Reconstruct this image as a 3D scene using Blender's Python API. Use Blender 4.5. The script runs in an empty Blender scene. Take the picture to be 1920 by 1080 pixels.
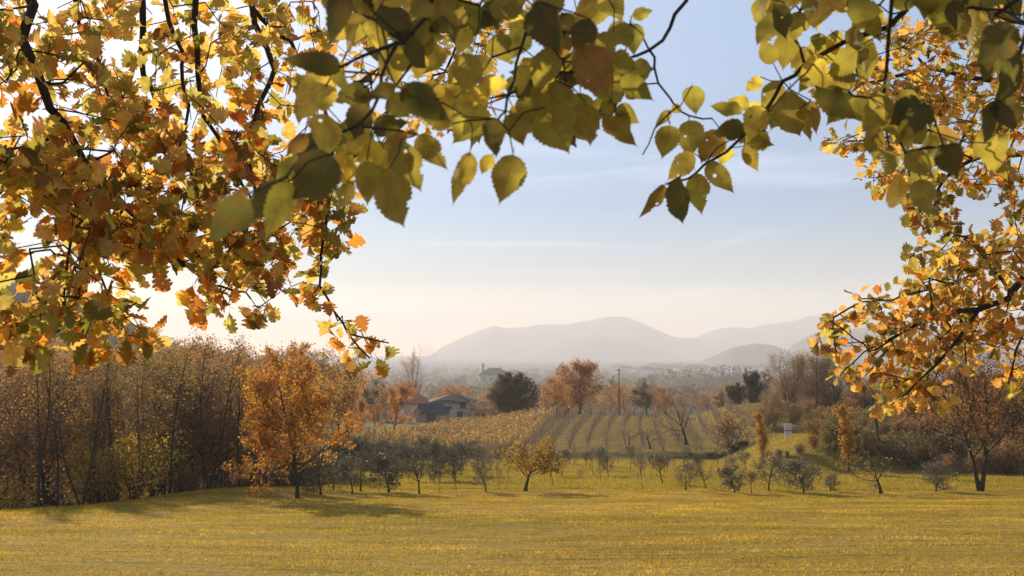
import bpy, math, random
import numpy as np
from mathutils import Vector, Matrix

# ---------------------------------------------------------------- camera, sky, sun, exposure
F = 2059.0                                   # focal length in photo pixels (1920 wide)
PITCH = math.atan(115.0 / F)
SUN_AZ = math.radians(-25.5)                 # left of the view direction
SUN_EL = math.radians(19.0)
S = bpy.context.scene
COL = S.collection
cam_d = bpy.data.cameras.new("camera")
cam = bpy.data.objects.new("camera", cam_d)
COL.objects.link(cam)
cam.location = (0, 0, 0)
cam.rotation_euler = (math.radians(90) + PITCH, 0, 0)
cam_d.sensor_width = 36.0
cam_d.lens = 36.0 * F / 1920.0
cam_d.clip_start = 0.05
cam_d.clip_end = 40000
cam_d.dof.use_dof = True
cam_d.dof.focus_distance = 7.0
cam_d.dof.aperture_fstop = 8.0
S.camera = cam
S.view_settings.view_transform = 'Standard'
S.view_settings.look = 'None'
S.view_settings.exposure = 0.40
S.view_settings.gamma = 1.0
S.cycles.max_bounces = 8
S.cycles.transmission_bounces = 4
S.cycles.diffuse_bounces = 3
S.cycles.volume_bounces = 4
S.cycles.use_denoising = True

def N(nt, typ, **kw):
    n = nt.nodes.new(typ)
    for k, v in kw.items():
        if k in n.inputs.keys():
            n.inputs[k].default_value = v
        else:
            setattr(n, k, v)
    return n

SKY_T = [(1.2, 1.0, .96), (.86, .80, .82), (.44, .50, .63), (.41, .51, .70), (1.4, 1.26, 1.2)]
W = bpy.data.worlds.new("World")
S.world = W
W.use_nodes = True
nt = W.node_tree
nt.nodes.clear()
sky = N(nt, 'ShaderNodeTexSky', sky_type='NISHITA', sun_disc=False, sun_elevation=SUN_EL, sun_rotation=SUN_AZ,
        air_density=1.0, dust_density=0.28, ozone_density=1.0, altitude=200)
bg = N(nt, 'ShaderNodeBackground')
bg.inputs['Strength'].default_value = 0.105
out = N(nt, 'ShaderNodeOutputWorld')
# thin high cloud streaks, laid out by direction (azimuth / elevation)
tc = N(nt, 'ShaderNodeTexCoord')
sep = N(nt, 'ShaderNodeSeparateXYZ')
nt.links.new(tc.outputs['Generated'], sep.inputs[0])
mp = N(nt, 'ShaderNodeMapping')
mp.inputs['Scale'].default_value = (2.2, 1.2, 26.0)
mp.inputs['Rotation'].default_value = (0, math.radians(7), 0)
nt.links.new(tc.outputs['Generated'], mp.inputs[0])
nz = N(nt, 'ShaderNodeTexNoise')
nz.inputs['Scale'].default_value = 1.6; nz.inputs['Detail'].default_value = 6.0; nz.inputs['Roughness'].default_value = 0.55
nz.inputs['Distortion'].default_value = 0.6
nt.links.new(mp.outputs[0], nz.inputs['Vector'])
cr = N(nt, 'ShaderNodeMapRange')
cr.inputs['From Min'].default_value = 0.53; cr.inputs['From Max'].default_value = 0.80
cr.inputs['To Min'].default_value = 0.0; cr.inputs['To Max'].default_value = 0.5
nt.links.new(nz.outputs['Fac'], cr.inputs['Value'])
band = N(nt, 'ShaderNodeMapRange')           # streaks only low in the sky
band.inputs['From Min'].default_value = 0.22; band.inputs['From Max'].default_value = 0.08
nt.links.new(sep.outputs['Z'], band.inputs['Value'])
mul = N(nt, 'ShaderNodeMath', operation='MULTIPLY')
nt.links.new(cr.outputs[0], mul.inputs[0]); nt.links.new(band.outputs[0], mul.inputs[1])
cloudcol = N(nt, 'ShaderNodeMix', data_type='RGBA')
cloudcol.inputs[7].default_value = (19, 17.2, 15.8, 1)
nt.links.new(mul.outputs[0], cloudcol.inputs[0])
nt.links.new(sky.outputs[0], cloudcol.inputs[6])
# the air low down is dusty and rosy
lt = N(nt, 'ShaderNodeValToRGB')
lt.color_ramp.elements[0].position = 0.0; lt.color_ramp.elements[1].position = 0.4
lt.color_ramp.elements[0].color = (*SKY_T[0], 1); lt.color_ramp.elements[1].color = (*SKY_T[4], 1)
for p_, c_ in ((0.025, SKY_T[1]), (0.065, SKY_T[2]), (0.13, SKY_T[3])):
    q_ = lt.color_ramp.elements.new(p_); q_.color = (*c_, 1)
nt.links.new(sep.outputs['Z'], lt.inputs[0])
lm = N(nt, 'ShaderNodeMix', data_type='RGBA', blend_type='MULTIPLY'); lm.inputs[0].default_value = 1.0
nt.links.new(cloudcol.outputs[2], lm.inputs[6]); nt.links.new(lt.outputs[0], lm.inputs[7])
nt.links.new(lm.outputs[2], bg.inputs['Color'])
nt.links.new(bg.outputs[0], out.inputs['Surface'])

sun_d = bpy.data.lights.new("sun", 'SUN')
sun_d.energy = 5.0
sun_d.angle = math.radians(0.6)
sun_d.color = (1.0, 0.84, 0.62)
sun = bpy.data.objects.new("sun", sun_d)
COL.objects.link(sun)
SUNDIR = Vector((math.sin(SUN_AZ) * math.cos(SUN_EL), math.cos(SUN_AZ) * math.cos(SUN_EL), math.sin(SUN_EL)))
sun.rotation_euler = (-SUNDIR).to_track_quat('-Z', 'Y').to_euler()
sun.location = (-20, 40, 30)

# ---------------------------------------------------------------- helpers
RIGHT = np.array([1., 0, 0]); FWD = np.array([0, math.cos(PITCH), math.sin(PITCH)]); UP = np.array([0, -math.sin(PITCH), math.cos(PITCH)])
def ray(px, py):
    return RIGHT * ((px - 960) / F) + UP * ((540 - py) / F) + FWD
def at(px, py, Y):
    d = ray(px, py)
    return d * (Y / d[1])
def project(p):
    x = p[0]; f = p @ FWD; u = p @ UP
    return 960 + F * x / f, 540 - F * u / f

def ss(t):
    t = np.clip(t, 0, 1)
    return t * t * (3 - 2 * t)
PY = [-60, 0, 50, 70, 110, 115.5, 117.5, 125, 160, 178, 200, 235, 300, 450, 800, 1500, 3000, 12000]
PZ = [4.3, -1.7, -6.7, -8.1, -10.8, -11.1, -10.6, -10.7, -10.5, -10.6, -11.8, -14.2, -18, -26, -38, -50, -60, -60]
EY = [-60, 0, 30, 40, 48, 54, 58, 66, 80, 110, 150, 230]
EX = [-30, -21, -17.6, -16.2, -15.4, -14.6, -12.6, -12.6, -14.0, -19, -26, -40]
def wob(x, y, s, a):
    return a * (np.sin(x / s + 1.3) * np.cos(y / (s * 1.3) + .4) + .5 * np.sin(x / (s * .43) + y / (s * .6)))
def H(x, y):
    x = np.asarray(x, float); y = np.asarray(y, float)
    z = np.interp(y, PY, PZ)
    e = np.interp(y, EY, EX)
    d = e - x
    k = ss(d / 14.0) * (1 - ss((y - 230) / 120))
    z = z - k * (3.0 + 2.0 * ss((y - 20) / 60))
    z = z - 1.6 * ss((y - 54) / 8) * ss((d + 3) / 6) * (1 - ss((y - 100) / 60))
    z = z + 0.35 * np.exp(-((x + 12) / 3.5) ** 2 - ((y - 51) / 5.0) ** 2)
    # bank and terrace on the right
    b = ss((x - 17 - (y - 85) * 0.12) / 7) * ss((y - 74 - wob(x, y, 5, 1.5)) / 12) * (1 - ss((y - 150) / 60))
    z = z + 2.6 * b
    z = z + 2.5 * ss((x - 32) / 25) * ss((y - 66) / 30) * (1 - ss((y - 190) / 80))
    # grassy mound on the left of the vineyard
    z = z + 1.2 * np.exp(-((x + 13.5) / 3.5) ** 2 - ((y - 118) / 6.0) ** 2)
    # wooded hill far left
    z = z + 56 * np.exp(-((x + 240) / 92) ** 2 - ((y - 400) / 130) ** 2)
    z = z + 19 * np.exp(-((x + 175) / 38) ** 2 - ((y - 480) / 80) ** 2)
    # low hill in the middle distance on the right
    z = z + 17 * np.exp(-((x - 225) / 90) ** 2 - ((y - 1150) / 170) ** 2)
    z = z - ss((8 - x) / 16) * np.interp(y, [110, 150, 182, 230, 300], [0, 1.0, 2.1, 1.2, 0])
    near = 1 - ss((y - 45) / 60)
    z = z + wob(x, y, 7.0, 0.05) + wob(x, y, 45.0, 0.25) * (1 - near) * (y < 300) + wob(x, y, 260.0, 2.0) * ss((y - 300) / 400)
    return z
def ground(px, py, ymax=4000):
    d = ray(px, py)
    Y = 8.0
    while Y < ymax:
        p = d * (Y / d[1])
        if p[2] < H(p[0], p[1]):
            lo = Y / 1.01; hi = Y
            for _ in range(12):
                m = (lo + hi) / 2; q = d * (m / d[1])
                if q[2] < H(q[0], q[1]): hi = m
                else: lo = m
            return d * (hi / d[1])
        Y *= 1.01
    return None
def onground(x, y):
    return (float(x), float(y), float(H(x, y)))

def make_mesh(name, V, faces, mats, tint=None, uv=None, smooth=True, matidx=None):
    """faces: list of (n,k) int arrays"""
    me = bpy.data.meshes.new(name)
    V = np.asarray(V, np.float32)
    faces = [np.asarray(f, np.int32) for f in faces if len(f)]
    nl = sum(f.size for f in faces); npol = sum(len(f) for f in faces)
    me.vertices.add(len(V)); me.vertices.foreach_set('co', V.ravel())
    me.loops.add(nl); me.polygons.add(npol)
    li = np.concatenate([f.ravel() for f in faces])
    me.loops.foreach_set('vertex_index', li)
    tot = np.concatenate([np.full(len(f), f.shape[1], np.int32) for f in faces])
    st = np.concatenate([[0], np.cumsum(tot)[:-1]]).astype(np.int32)
    me.polygons.foreach_set('loop_start', st)
    me.polygons.foreach_set('loop_total', tot)
    me.polygons.foreach_set('use_smooth', np.full(npol, smooth, bool))
    if matidx is not None:
        me.polygons.foreach_set('material_index', np.asarray(matidx, np.int32))
    if tint is not None:
        a = me.color_attributes.new('tint', 'FLOAT_COLOR', 'POINT')
        c = np.ones((len(V), 4), np.float32); c[:, :3] = tint
        a.data.foreach_set('color', c.ravel())
    if uv is not None:
        l = me.uv_layers.new(name='UVMap')
        l.data.foreach_set('uv', np.asarray(uv, np.float32)[li].ravel())
    me.update(calc_edges=True)
    for m in (mats if isinstance(mats, (list, tuple)) else [mats]):
        me.materials.append(m)
    return me
def obj(name, me, parent=None, loc=None):
    o = bpy.data.objects.new(name, me)
    COL.objects.link(o)
    if parent: o.parent = parent
    if loc is not None: o.location = loc
    return o
def tag(o, label=None, cat=None, group=None, kind=None):
    if label: o['label'] = label
    if cat: o['category'] = cat
    if group: o['group'] = group
    if kind: o['kind'] = kind
    return o
def thing(name, loc, label, cat, group=None, rz=0.0, scale=1.0):
    o = bpy.data.objects.new(name, None)
    COL.objects.link(o)
    o.empty_display_size = 0.3
    o.location = loc; o.rotation_euler = (0, 0, rz)
    o.scale = (scale, scale, scale) if not isinstance(scale, tuple) else scale
    return tag(o, label, cat, group)
def copy_tree(o, parent=None):
    c = o.copy(); COL.objects.link(c); c.parent = parent
    for ch in list(o.children): copy_tree(ch, c)
    return c

def tubes(polys, sides=5, caps=False):
    """polys: list of (pts (n,3), radii (n,)) -> V, quads"""
    Vs, Fs = [], []; off = 0
    groups = {}
    for p, r in polys:
        groups.setdefault(len(p), []).append((p, r))
    ang = np.arange(sides) * 2 * np.pi / sides
    ca, sa = np.cos(ang), np.sin(ang)
    for n, L in groups.items():
        if n < 2: continue
        P = np.array([p for p, _ in L], float); R = np.array([r for _, r in L], float)
        T = np.empty_like(P)
        T[:, 1:-1] = P[:, 2:] - P[:, :-2]; T[:, 0] = P[:, 1] - P[:, 0]; T[:, -1] = P[:, -1] - P[:, -2]
        T /= np.linalg.norm(T, axis=2, keepdims=True) + 1e-9
        A = np.cross(T, np.array([0.41, 0.83, 0.37])); A /= np.linalg.norm(A, axis=2, keepdims=True) + 1e-9
        B = np.cross(T, A)
        V = P[:, :, None, :] + R[:, :, None, None] * (A[:, :, None, :] * ca[None, None, :, None] + B[:, :, None, :] * sa[None, None, :, None])
        m = len(L)
        idx = np.arange(m * n * sides).reshape(m, n, sides) + off
        a = idx[:, :-1, :]; b = np.roll(idx, -1, axis=2)[:, :-1, :]; c = np.roll(idx, -1, axis=2)[:, 1:, :]; d = idx[:, 1:, :]
        Fs.append(np.stack([a, b, c, d], -1).reshape(-1, 4))
        Vs.append(V.reshape(-1, 3)); off += m * n * sides
    return np.concatenate(Vs), np.concatenate(Fs)

def unit(v):
    return v / (np.linalg.norm(v, axis=-1, keepdims=True) + 1e-9)
def quadleaves(C, size, rng, tint, bias=None, aspect=0.62, fold=0.0):
    n = len(C)
    nrm = unit(rng.normal(size=(n, 3)) + (bias if bias is not None else 0))
    a = unit(np.cross(nrm, rng.normal(size=(n, 3)))); b = np.cross(nrm, a)
    s = (size * rng.uniform(.65, 1.3, n))[:, None]
    w = s * aspect * rng.uniform(.7, 1.2, (n, 1))
    V = np.stack([C - a * s, C + b * w + nrm * fold * s - a * s * .1, C + a * s, C - b * w + nrm * fold * s - a * s * .1], 1).reshape(-1, 3)
    Fc = np.arange(n * 4).reshape(n, 4)
    return V, Fc, np.repeat(tint, 4, axis=0)
def palette(rng, n, cols, wts, jit=0.18):
    cols = np.array(cols); wts = np.array(wts, float); wts /= wts.sum()
    c = cols[rng.choice(len(cols), n, p=wts)]
    return np.clip(c * rng.uniform(1 - jit, 1 + jit, (n, 1)) * rng.uniform(.93, 1.07, (n, 3)), 0.004, 1)

# ---------------------------------------------------------------- materials
def new_mat(name):
    m = bpy.data.materials.new(name); m.use_nodes = True
    m.node_tree.nodes.clear()
    return m, m.node_tree
def leaf_mat(name, transl=0.5, gloss=0.04, sat=1.0, tgain=1.3, veins=0.0, rnd=0.12, mottle=0.0, warm=(1.0, .95, .6), holes=False):
    m, t = new_mat(name)
    o = N(t, 'ShaderNodeOutputMaterial')
    at_ = N(t, 'ShaderNodeAttribute', attribute_name='tint')
    oi = N(t, 'ShaderNodeObjectInfo')
    mr = N(t, 'ShaderNodeMapRange'); mr.inputs['To Min'].default_value = 1 - rnd; mr.inputs['To Max'].default_value = 1 + rnd
    t.links.new(oi.outputs['Random'], mr.inputs['Value'])
    hs = N(t, 'ShaderNodeHueSaturation'); hs.inputs['Saturation'].default_value = sat
    t.links.new(at_.outputs['Color'], hs.inputs['Color']); t.links.new(mr.outputs[0], hs.inputs['Value'])
    col = hs.outputs[0]
    if mottle > 0:
        g = N(t, 'ShaderNodeTexCoord'); nz = N(t, 'ShaderNodeTexNoise'); nz.inputs['Scale'].default_value = 38; nz.inputs['Detail'].default_value = 4
        t.links.new(g.outputs['Object'], nz.inputs['Vector'])
        m2 = N(t, 'ShaderNodeMapRange'); m2.inputs['From Min'].default_value = .45; m2.inputs['From Max'].default_value = .72
        m2.inputs['To Min'].default_value = 1.0; m2.inputs['To Max'].default_value = 1 - mottle
        t.links.new(nz.outputs['Fac'], m2.inputs['Value'])
        mm = N(t, 'ShaderNodeMix', data_type='RGBA'); mm.inputs[6].default_value = (.17, .085, .025, 1)   # browning blotches
        t.links.new(m2.outputs[0], mm.inputs[0]); t.links.new(col, mm.inputs[7])
        col = mm.outputs[2]
    bump = None
    if veins > 0:
        uv = N(t, 'ShaderNodeUVMap'); sp = N(t, 'ShaderNodeSeparateXYZ'); t.links.new(uv.outputs[0], sp.inputs[0])
        ab = N(t, 'ShaderNodeMath', operation='ABSOLUTE'); t.links.new(sp.outputs['X'], ab.inputs[0])
        m1 = N(t, 'ShaderNodeMath', operation='MULTIPLY'); m1.inputs[1].default_value = 1.1; t.links.new(ab.outputs[0], m1.inputs[0])
        sb = N(t, 'ShaderNodeMath', operation='SUBTRACT'); t.links.new(sp.outputs['Y'], sb.inputs[0]); t.links.new(m1.outputs[0], sb.inputs[1])
        m3 = N(t, 'ShaderNodeMath', operation='MULTIPLY'); m3.inputs[1].default_value = 2 * math.pi * 8; t.links.new(sb.outputs[0], m3.inputs[0])
        sn = N(t, 'ShaderNodeMath', operation='SINE'); t.links.new(m3.outputs[0], sn.inputs[0])
        r1 = N(t, 'ShaderNodeMapRange'); r1.inputs['From Min'].default_value = .82; r1.inputs['From Max'].default_value = 1.0
        t.links.new(sn.outputs[0], r1.inputs['Value'])
        r2 = N(t, 'ShaderNodeMapRange'); r2.inputs['From Min'].default_value = .035; r2.inputs['From Max'].default_value = .01
        t.links.new(ab.outputs[0], r2.inputs['Value'])
        mx = N(t, 'ShaderNodeMath', operation='MAXIMUM'); t.links.new(r1.outputs[0], mx.inputs[0]); t.links.new(r2.outputs[0], mx.inputs[1])
        sc = N(t, 'ShaderNodeMapRange'); sc.inputs['To Min'].default_value = 1.0; sc.inputs['To Max'].default_value = 1 - veins
        t.links.new(mx.outputs[0], sc.inputs['Value'])
        mm = N(t, 'ShaderNodeVectorMath', operation='SCALE')
        t.links.new(col, mm.inputs[0]); t.links.new(sc.outputs[0], mm.inputs['Scale'])
        col = mm.outputs[0]
        bump = N(t, 'ShaderNodeBump'); bump.inputs['Strength'].default_value = 0.35; bump.inputs['Distance'].default_value = 0.004
        t.links.new(sn.outputs[0], bump.inputs['Height'])
    df = N(t, 'ShaderNodeBsdfDiffuse'); t.links.new(col, df.inputs['Color'])
    tl = N(t, 'ShaderNodeBsdfTranslucent')
    tg = N(t, 'ShaderNodeVectorMath', operation='MULTIPLY'); tg.inputs[1].default_value = tuple(tgain * w for w in warm)
    t.links.new(col, tg.inputs[0]); t.links.new(tg.outputs[0], tl.inputs['Color'])
    mix = N(t, 'ShaderNodeMixShader'); mix.inputs[0].default_value = transl
    t.links.new(df.outputs[0], mix.inputs[1]); t.links.new(tl.outputs[0], mix.inputs[2])
    gl = N(t, 'ShaderNodeBsdfGlossy'); gl.inputs['Roughness'].default_value = 0.45
    if bump:
        t.links.new(bump.outputs[0], df.inputs['Normal']); t.links.new(bump.outputs[0], gl.inputs['Normal'])
    fr = N(t, 'ShaderNodeMixShader'); fr.inputs[0].default_value = gloss
    t.links.new(mix.outputs[0], fr.inputs[1]); t.links.new(gl.outputs[0], fr.inputs[2])
    if holes:
        g2 = N(t, 'ShaderNodeTexCoord'); vo = N(t, 'ShaderNodeTexVoronoi'); vo.inputs['Scale'].default_value = 42; vo.inputs['Randomness'].default_value = 1
        t.links.new(g2.outputs['Object'], vo.inputs['Vector'])
        sc_ = N(t, 'ShaderNodeSeparateColor'); t.links.new(vo.outputs['Color'], sc_.inputs[0])
        th = N(t, 'ShaderNodeMapRange'); th.inputs['From Min'].default_value = .55; th.inputs['From Max'].default_value = 1; th.inputs['To Max'].default_value = .17
        t.links.new(sc_.outputs[0], th.inputs['Value'])
        lt_ = N(t, 'ShaderNodeMath', operation='LESS_THAN'); t.links.new(vo.outputs['Distance'], lt_.inputs[0]); t.links.new(th.outputs[0], lt_.inputs[1])
        tp = N(t, 'ShaderNodeBsdfTransparent'); hm = N(t, 'ShaderNodeMixShader')
        t.links.new(lt_.outputs[0], hm.inputs[0]); t.links.new(fr.outputs[0], hm.inputs[1]); t.links.new(tp.outputs[0], hm.inputs[2])
        fr = hm
    t.links.new(fr.outputs[0], o.inputs['Surface'])
    return m
def plain_mat(name, c1, c2, scale=6.0, rough=0.85, detail=5.0, bump=0.3, vec='Object', stretch=(1, 1, 1), spec=0.25):
    m, t = new_mat(name)
    o = N(t, 'ShaderNodeOutputMaterial'); p = N(t, 'ShaderNodeBsdfPrincipled')
    p.inputs['Roughness'].default_value = rough; p.inputs['Specular IOR Level'].default_value = spec
    g = N(t, 'ShaderNodeTexCoord'); mp_ = N(t, 'ShaderNodeMapping'); mp_.inputs['Scale'].default_value = stretch
    t.links.new(g.outputs[vec], mp_.inputs[0])
    nz = N(t, 'ShaderNodeTexNoise'); nz.inputs['Scale'].default_value = scale; nz.inputs['Detail'].default_value = detail
    t.links.new(mp_.outputs[0], nz.inputs['Vector'])
    r = N(t, 'ShaderNodeMapRange'); r.inputs['From Min'].default_value = .3; r.inputs['From Max'].default_value = .7
    t.links.new(nz.outputs['Fac'], r.inputs['Value'])
    mx = N(t, 'ShaderNodeMix', data_type='RGBA'); mx.inputs[6].default_value = (*c1, 1); mx.inputs[7].default_value = (*c2, 1)
    t.links.new(r.outputs[0], mx.inputs[0]); t.links.new(mx.outputs[2], p.inputs['Base Color'])
    if bump:
        b = N(t, 'ShaderNodeBump'); b.inputs['Strength'].default_value = bump; b.inputs['Distance'].default_value = 0.02
        t.links.new(nz.outputs['Fac'], b.inputs['Height']); t.links.new(b.outputs[0], p.inputs['Normal'])
    t.links.new(p.outputs[0], o.inputs['Surface'])
    return m

M_bark = plain_mat('bark', (.035, .026, .019), (.085, .066, .048), 18, bump=.8, stretch=(1, 1, .25))
M_barkd = plain_mat('oak_bark', (.028, .020, .014), (.075, .055, .04), 60, bump=.8, stretch=(1, 1, .4))
M_twig = plain_mat('twig', (.06, .047, .042), (.12, .092, .08), 8, bump=0)
M_twigred = plain_mat('red_twig', (.085, .045, .032), (.15, .085, .06), 8, bump=0)
M_leaf = leaf_mat('tree_leaves', .55, .02, tgain=1.55, rnd=.15)
M_oakleaf = leaf_mat('oak_leaves', .68, .02, tgain=1.7, rnd=.0, mottle=.5)
M_oakleaf_r = leaf_mat('oak_leaves_amber', .58, .03, tgain=1.75, rnd=.0, mottle=.4, warm=(1, .88, .5))
M_elmleaf = leaf_mat('elm_leaves', .66, .02, tgain=1.7, rnd=.0, veins=.13, mottle=.6, holes=True)
M_olive = leaf_mat('olive_leaves', .25, .08, tgain=1.0, rnd=.15, warm=(1, 1, .8))
M_grassb = leaf_mat('grass_blades', .5, .0, tgain=1.25, rnd=0, warm=(1, 1, .6))

# ---------------------------------------------------------------- terrain
def build_ground():
    ys = [-60.0]
    while ys[-1] < 9300:
        y = ys[-1]
        ys.append(y + (1.5 if y < 10 else 0.6 if y < 62 else 0.9 if y < 200 else max(2.0, (y - 150) * 0.03)))
    ys = np.array(ys)
    u = np.linspace(-1, 1, 301); u = np.sign(u) * np.abs(u) ** 1.35
    X = u[None, :] * (np.maximum(ys, 0) * 0.95 + 55)[:, None]
    Y = np.repeat(ys[:, None], len(u), 1)
    Z = H(X, Y)
    V = np.stack([X, Y, Z], -1).reshape(-1, 3)
    n, m = X.shape
    idx = np.arange(n * m).reshape(n, m)
    Fq = np.stack([idx[:-1, :-1], idx[:-1, 1:], idx[1:, 1:], idx[1:, :-1]], -1).reshape(-1, 4)
    mt, t = new_mat('meadow_and_fields')
    o = N(t, 'ShaderNodeOutputMaterial'); p = N(t, 'ShaderNodeBsdfPrincipled'); p.inputs['Roughness'].default_value = .95
    p.inputs['Specular IOR Level'].default_value = .02
    g = N(t, 'ShaderNodeTexCoord')
    def noise(scale, detail=5, stretch=(1, 1, 1), rough=.6):
        mp_ = N(t, 'ShaderNodeMapping'); mp_.inputs['Scale'].default_value = stretch
        t.links.new(g.outputs['Object'], mp_.inputs[0])
        q = N(t, 'ShaderNodeTexNoise'); q.inputs['Scale'].default_value = scale; q.inputs['Detail'].default_value = detail; q.inputs['Roughness'].default_value = rough
        t.links.new(mp_.outputs[0], q.inputs['Vector']); return q.outputs['Fac']
    def rng_(v, a, b, c=0, d=1):
        r = N(t, 'ShaderNodeMapRange'); r.inputs['From Min'].default_value = a; r.inputs['From Max'].default_value = b
        r.inputs['To Min'].default_value = c; r.inputs['To Max'].default_value = d
        t.links.new(v, r.inputs['Value']); return r.outputs[0]
    def mix(f, a, b):
        q = N(t, 'ShaderNodeMix', data_type='RGBA')
        t.links.new(f, q.inputs[0])
        for s, v in ((6, a), (7, b)):
            if isinstance(v, tuple): q.inputs[s].default_value = (*v, 1)
            else: t.links.new(v, q.inputs[s])
        return q.outputs[2]
    big = noise(.09, 4, (1, 2.0, 1)); mid = noise(.8, 6, (.6, 1.6, 1)); fine = noise(9, 4); streak = noise(.9, 6, (.5, 3.2, 1))
    c = mix(rng_(big, .38, .62), G_GREEN, G_STRAW)
    c = mix(rng_(mid, .42, .72), c, G_DRY)
    c = mix(rng_(streak, .54, .66, 0, .7), c, G_DIRT)
    c = mix(rng_(fine, .42, .7, 0, .75), c, G_DIRT)
    sx = N(t, 'ShaderNodeSeparateXYZ'); t.links.new(g.outputs['Object'], sx.inputs[0])
    orch = mix(rng_(noise(.35, 5), .4, .68), (.27, .21, .035), (.38, .26, .065))
    c = mix(rng_(sx.outputs['Y'], 54, 60), c, orch)
    c = mix(rng_(sx.outputs['Y'], 106, 116), c, mix(rng_(noise(.35, 5), .4, .68), (.24, .185, .07), (.33, .235, .10)))
    # wood floor: leaf litter below the bank on the left
    geo = N(t, 'ShaderNodeAttribute', attribute_name='tint')
    litter = mix(mid, (.075, .052, .030), (.14, .10, .055))
    sg = N(t, 'ShaderNodeSeparateColor'); t.links.new(geo.outputs['Color'], sg.inputs[0])
    c = mix(sg.outputs[0], c, litter)
    far = mix(noise(.012, 5), (.045, .05, .03), (.12, .10, .055))
    c = mix(rng_(sx.outputs['Y'], 195, 240), c, far)
    t.links.new(c, p.inputs['Base Color'])
    b = N(t, 'ShaderNodeBump'); b.inputs['Strength'].default_value = .9; b.inputs['Distance'].default_value = .08
    t.links.new(fine, b.inputs['Height']); t.links.new(b.outputs[0], p.inputs['Normal'])
    t.links.new(p.outputs[0], o.inputs['Surface'])
    # litter weight per vertex
    e = np.interp(V[:, 1], EY, EX)
    lw = ss((e - V[:, 0] - 1.0) / 3.0)
    rb = ss((V[:, 0] - 20 - (V[:, 1] - 85) * .12 + wob(V[:, 0], V[:, 1], 4, 1.2)) / 6) * ss((V[:, 1] - 72) / 6)
    rb = np.maximum(rb, ss((V[:, 0] - V[:, 1] * .222) / 3) * ss((V[:, 1] - 100) / 6))
    lw = np.maximum(lw, .85 * rb)
    me = make_mesh('ground', V, [Fq], mt, tint=np.stack([lw, lw, lw], -1))
    tag(obj('ground', me), kind='structure')
G_GREEN = (.34, .265, .042); G_STRAW = (.58, .38, .085); G_DRY = (.48, .28, .065); G_DIRT = (.11, .062, .025)
build_ground()

# ---------------------------------------------------------------- mountains and hills
M_hill = plain_mat('wooded_slopes', (.03, .035, .025), (.12, .10, .07), .006, detail=9, bump=0)
def ridge(name, pts, D, base_z, depth, seed, rough=1.0):
    """pts: skyline in photo pixels; a massif with a real front and back slope"""
    rng = np.random.RandomState(seed)
    xs = np.array([p[0] for p in pts], float); yy = np.array([p[1] for p in pts], float)
    px = np.linspace(xs[0], xs[-1], 160)
    sk = np.interp(px, xs, yy)
    ker = np.ones(3) / 3; sk = np.convolve(np.pad(sk, 1, mode='edge'), ker, 'valid')
    sk = sk + rough * (np.convolve(rng.normal(size=162), ker, 'valid') * 1.0)
    top = np.array([at(a, b, D) for a, b in zip(px, sk)])
    rows = []
    K = 26
    spur = 1.6 * np.convolve(np.convolve(rng.normal(size=160 + 60), np.ones(31) / 31, 'valid'), np.ones(21) / 21, 'valid')[:160]
    for k in range(K + 1):
        f = k / K * 2 - 1                       # -1 front foot .. 0 crest .. 1 back foot
        h = (1 - abs(f)) ** 1.15
        x = top[:, 0] * (1 + f * depth / D * .6) + f * spur * depth * .10
        y = np.full(160, D) + f * depth * (1 + .25 * spur)
        z = base_z + (top[:, 2] - base_z) * h + (1 - h) * h * rng.normal(size=160) * 3 + spur * 22 * h * (1 - h)
        rows.append(np.stack([x, y, z], -1))
    V = np.concatenate(rows); idx = np.arange(len(V)).reshape(K + 1, 160)
    Fq = np.stack([idx[:-1, :-1], idx[:-1, 1:], idx[1:, 1:], idx[1:, :-1]], -1).reshape(-1, 4)
    tag(obj(name, make_mesh(name, V, [Fq], M_hill)), kind='structure')
ridge('mountain', [(805, 668), (830, 650), (880, 627), (923, 611), (947, 615), (980, 614), (1013, 608), (1063, 608), (1097, 602), (1133, 595), (1155, 593), (1177, 595), (1207, 607), (1230, 618), (1263, 632), (1307, 634), (1340, 645), (1420, 662)], 7600, -62, 900, 1, .5)
ridge('mountain', [(1240, 662), (1285, 640), (1307, 631), (1330, 622), (1363, 613), (1397, 615), (1408, 616), (1436, 609), (1487, 602), (1515, 592), (1554, 588), (1620, 588), (1700, 593), (1800, 590), (1920, 588), (2150, 592), (2400, 610)], 8000, -62, 900, 2, .5)
ridge('mountain', [(960, 668), (1010, 655), (1050, 640), (1110, 628), (1160, 634), (1220, 648), (1270, 665)], 6300, -62, 700, 3, .4)
ridge('mountain', [(1290, 690), (1320, 675), (1360, 657), (1380, 650), (1414, 644), (1450, 647), (1476, 658), (1510, 672), (1540, 690)], 3600, -61, 420, 4, .5)
ridge('mountain', [(1440, 690), (1465, 668), (1484, 648), (1520, 627), (1549, 620), (1600, 616), (1633, 613), (1700, 612), (1760, 620), (1850, 606), (1960, 610), (2200, 640)], 4100, -61, 500, 5, .6)

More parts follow.
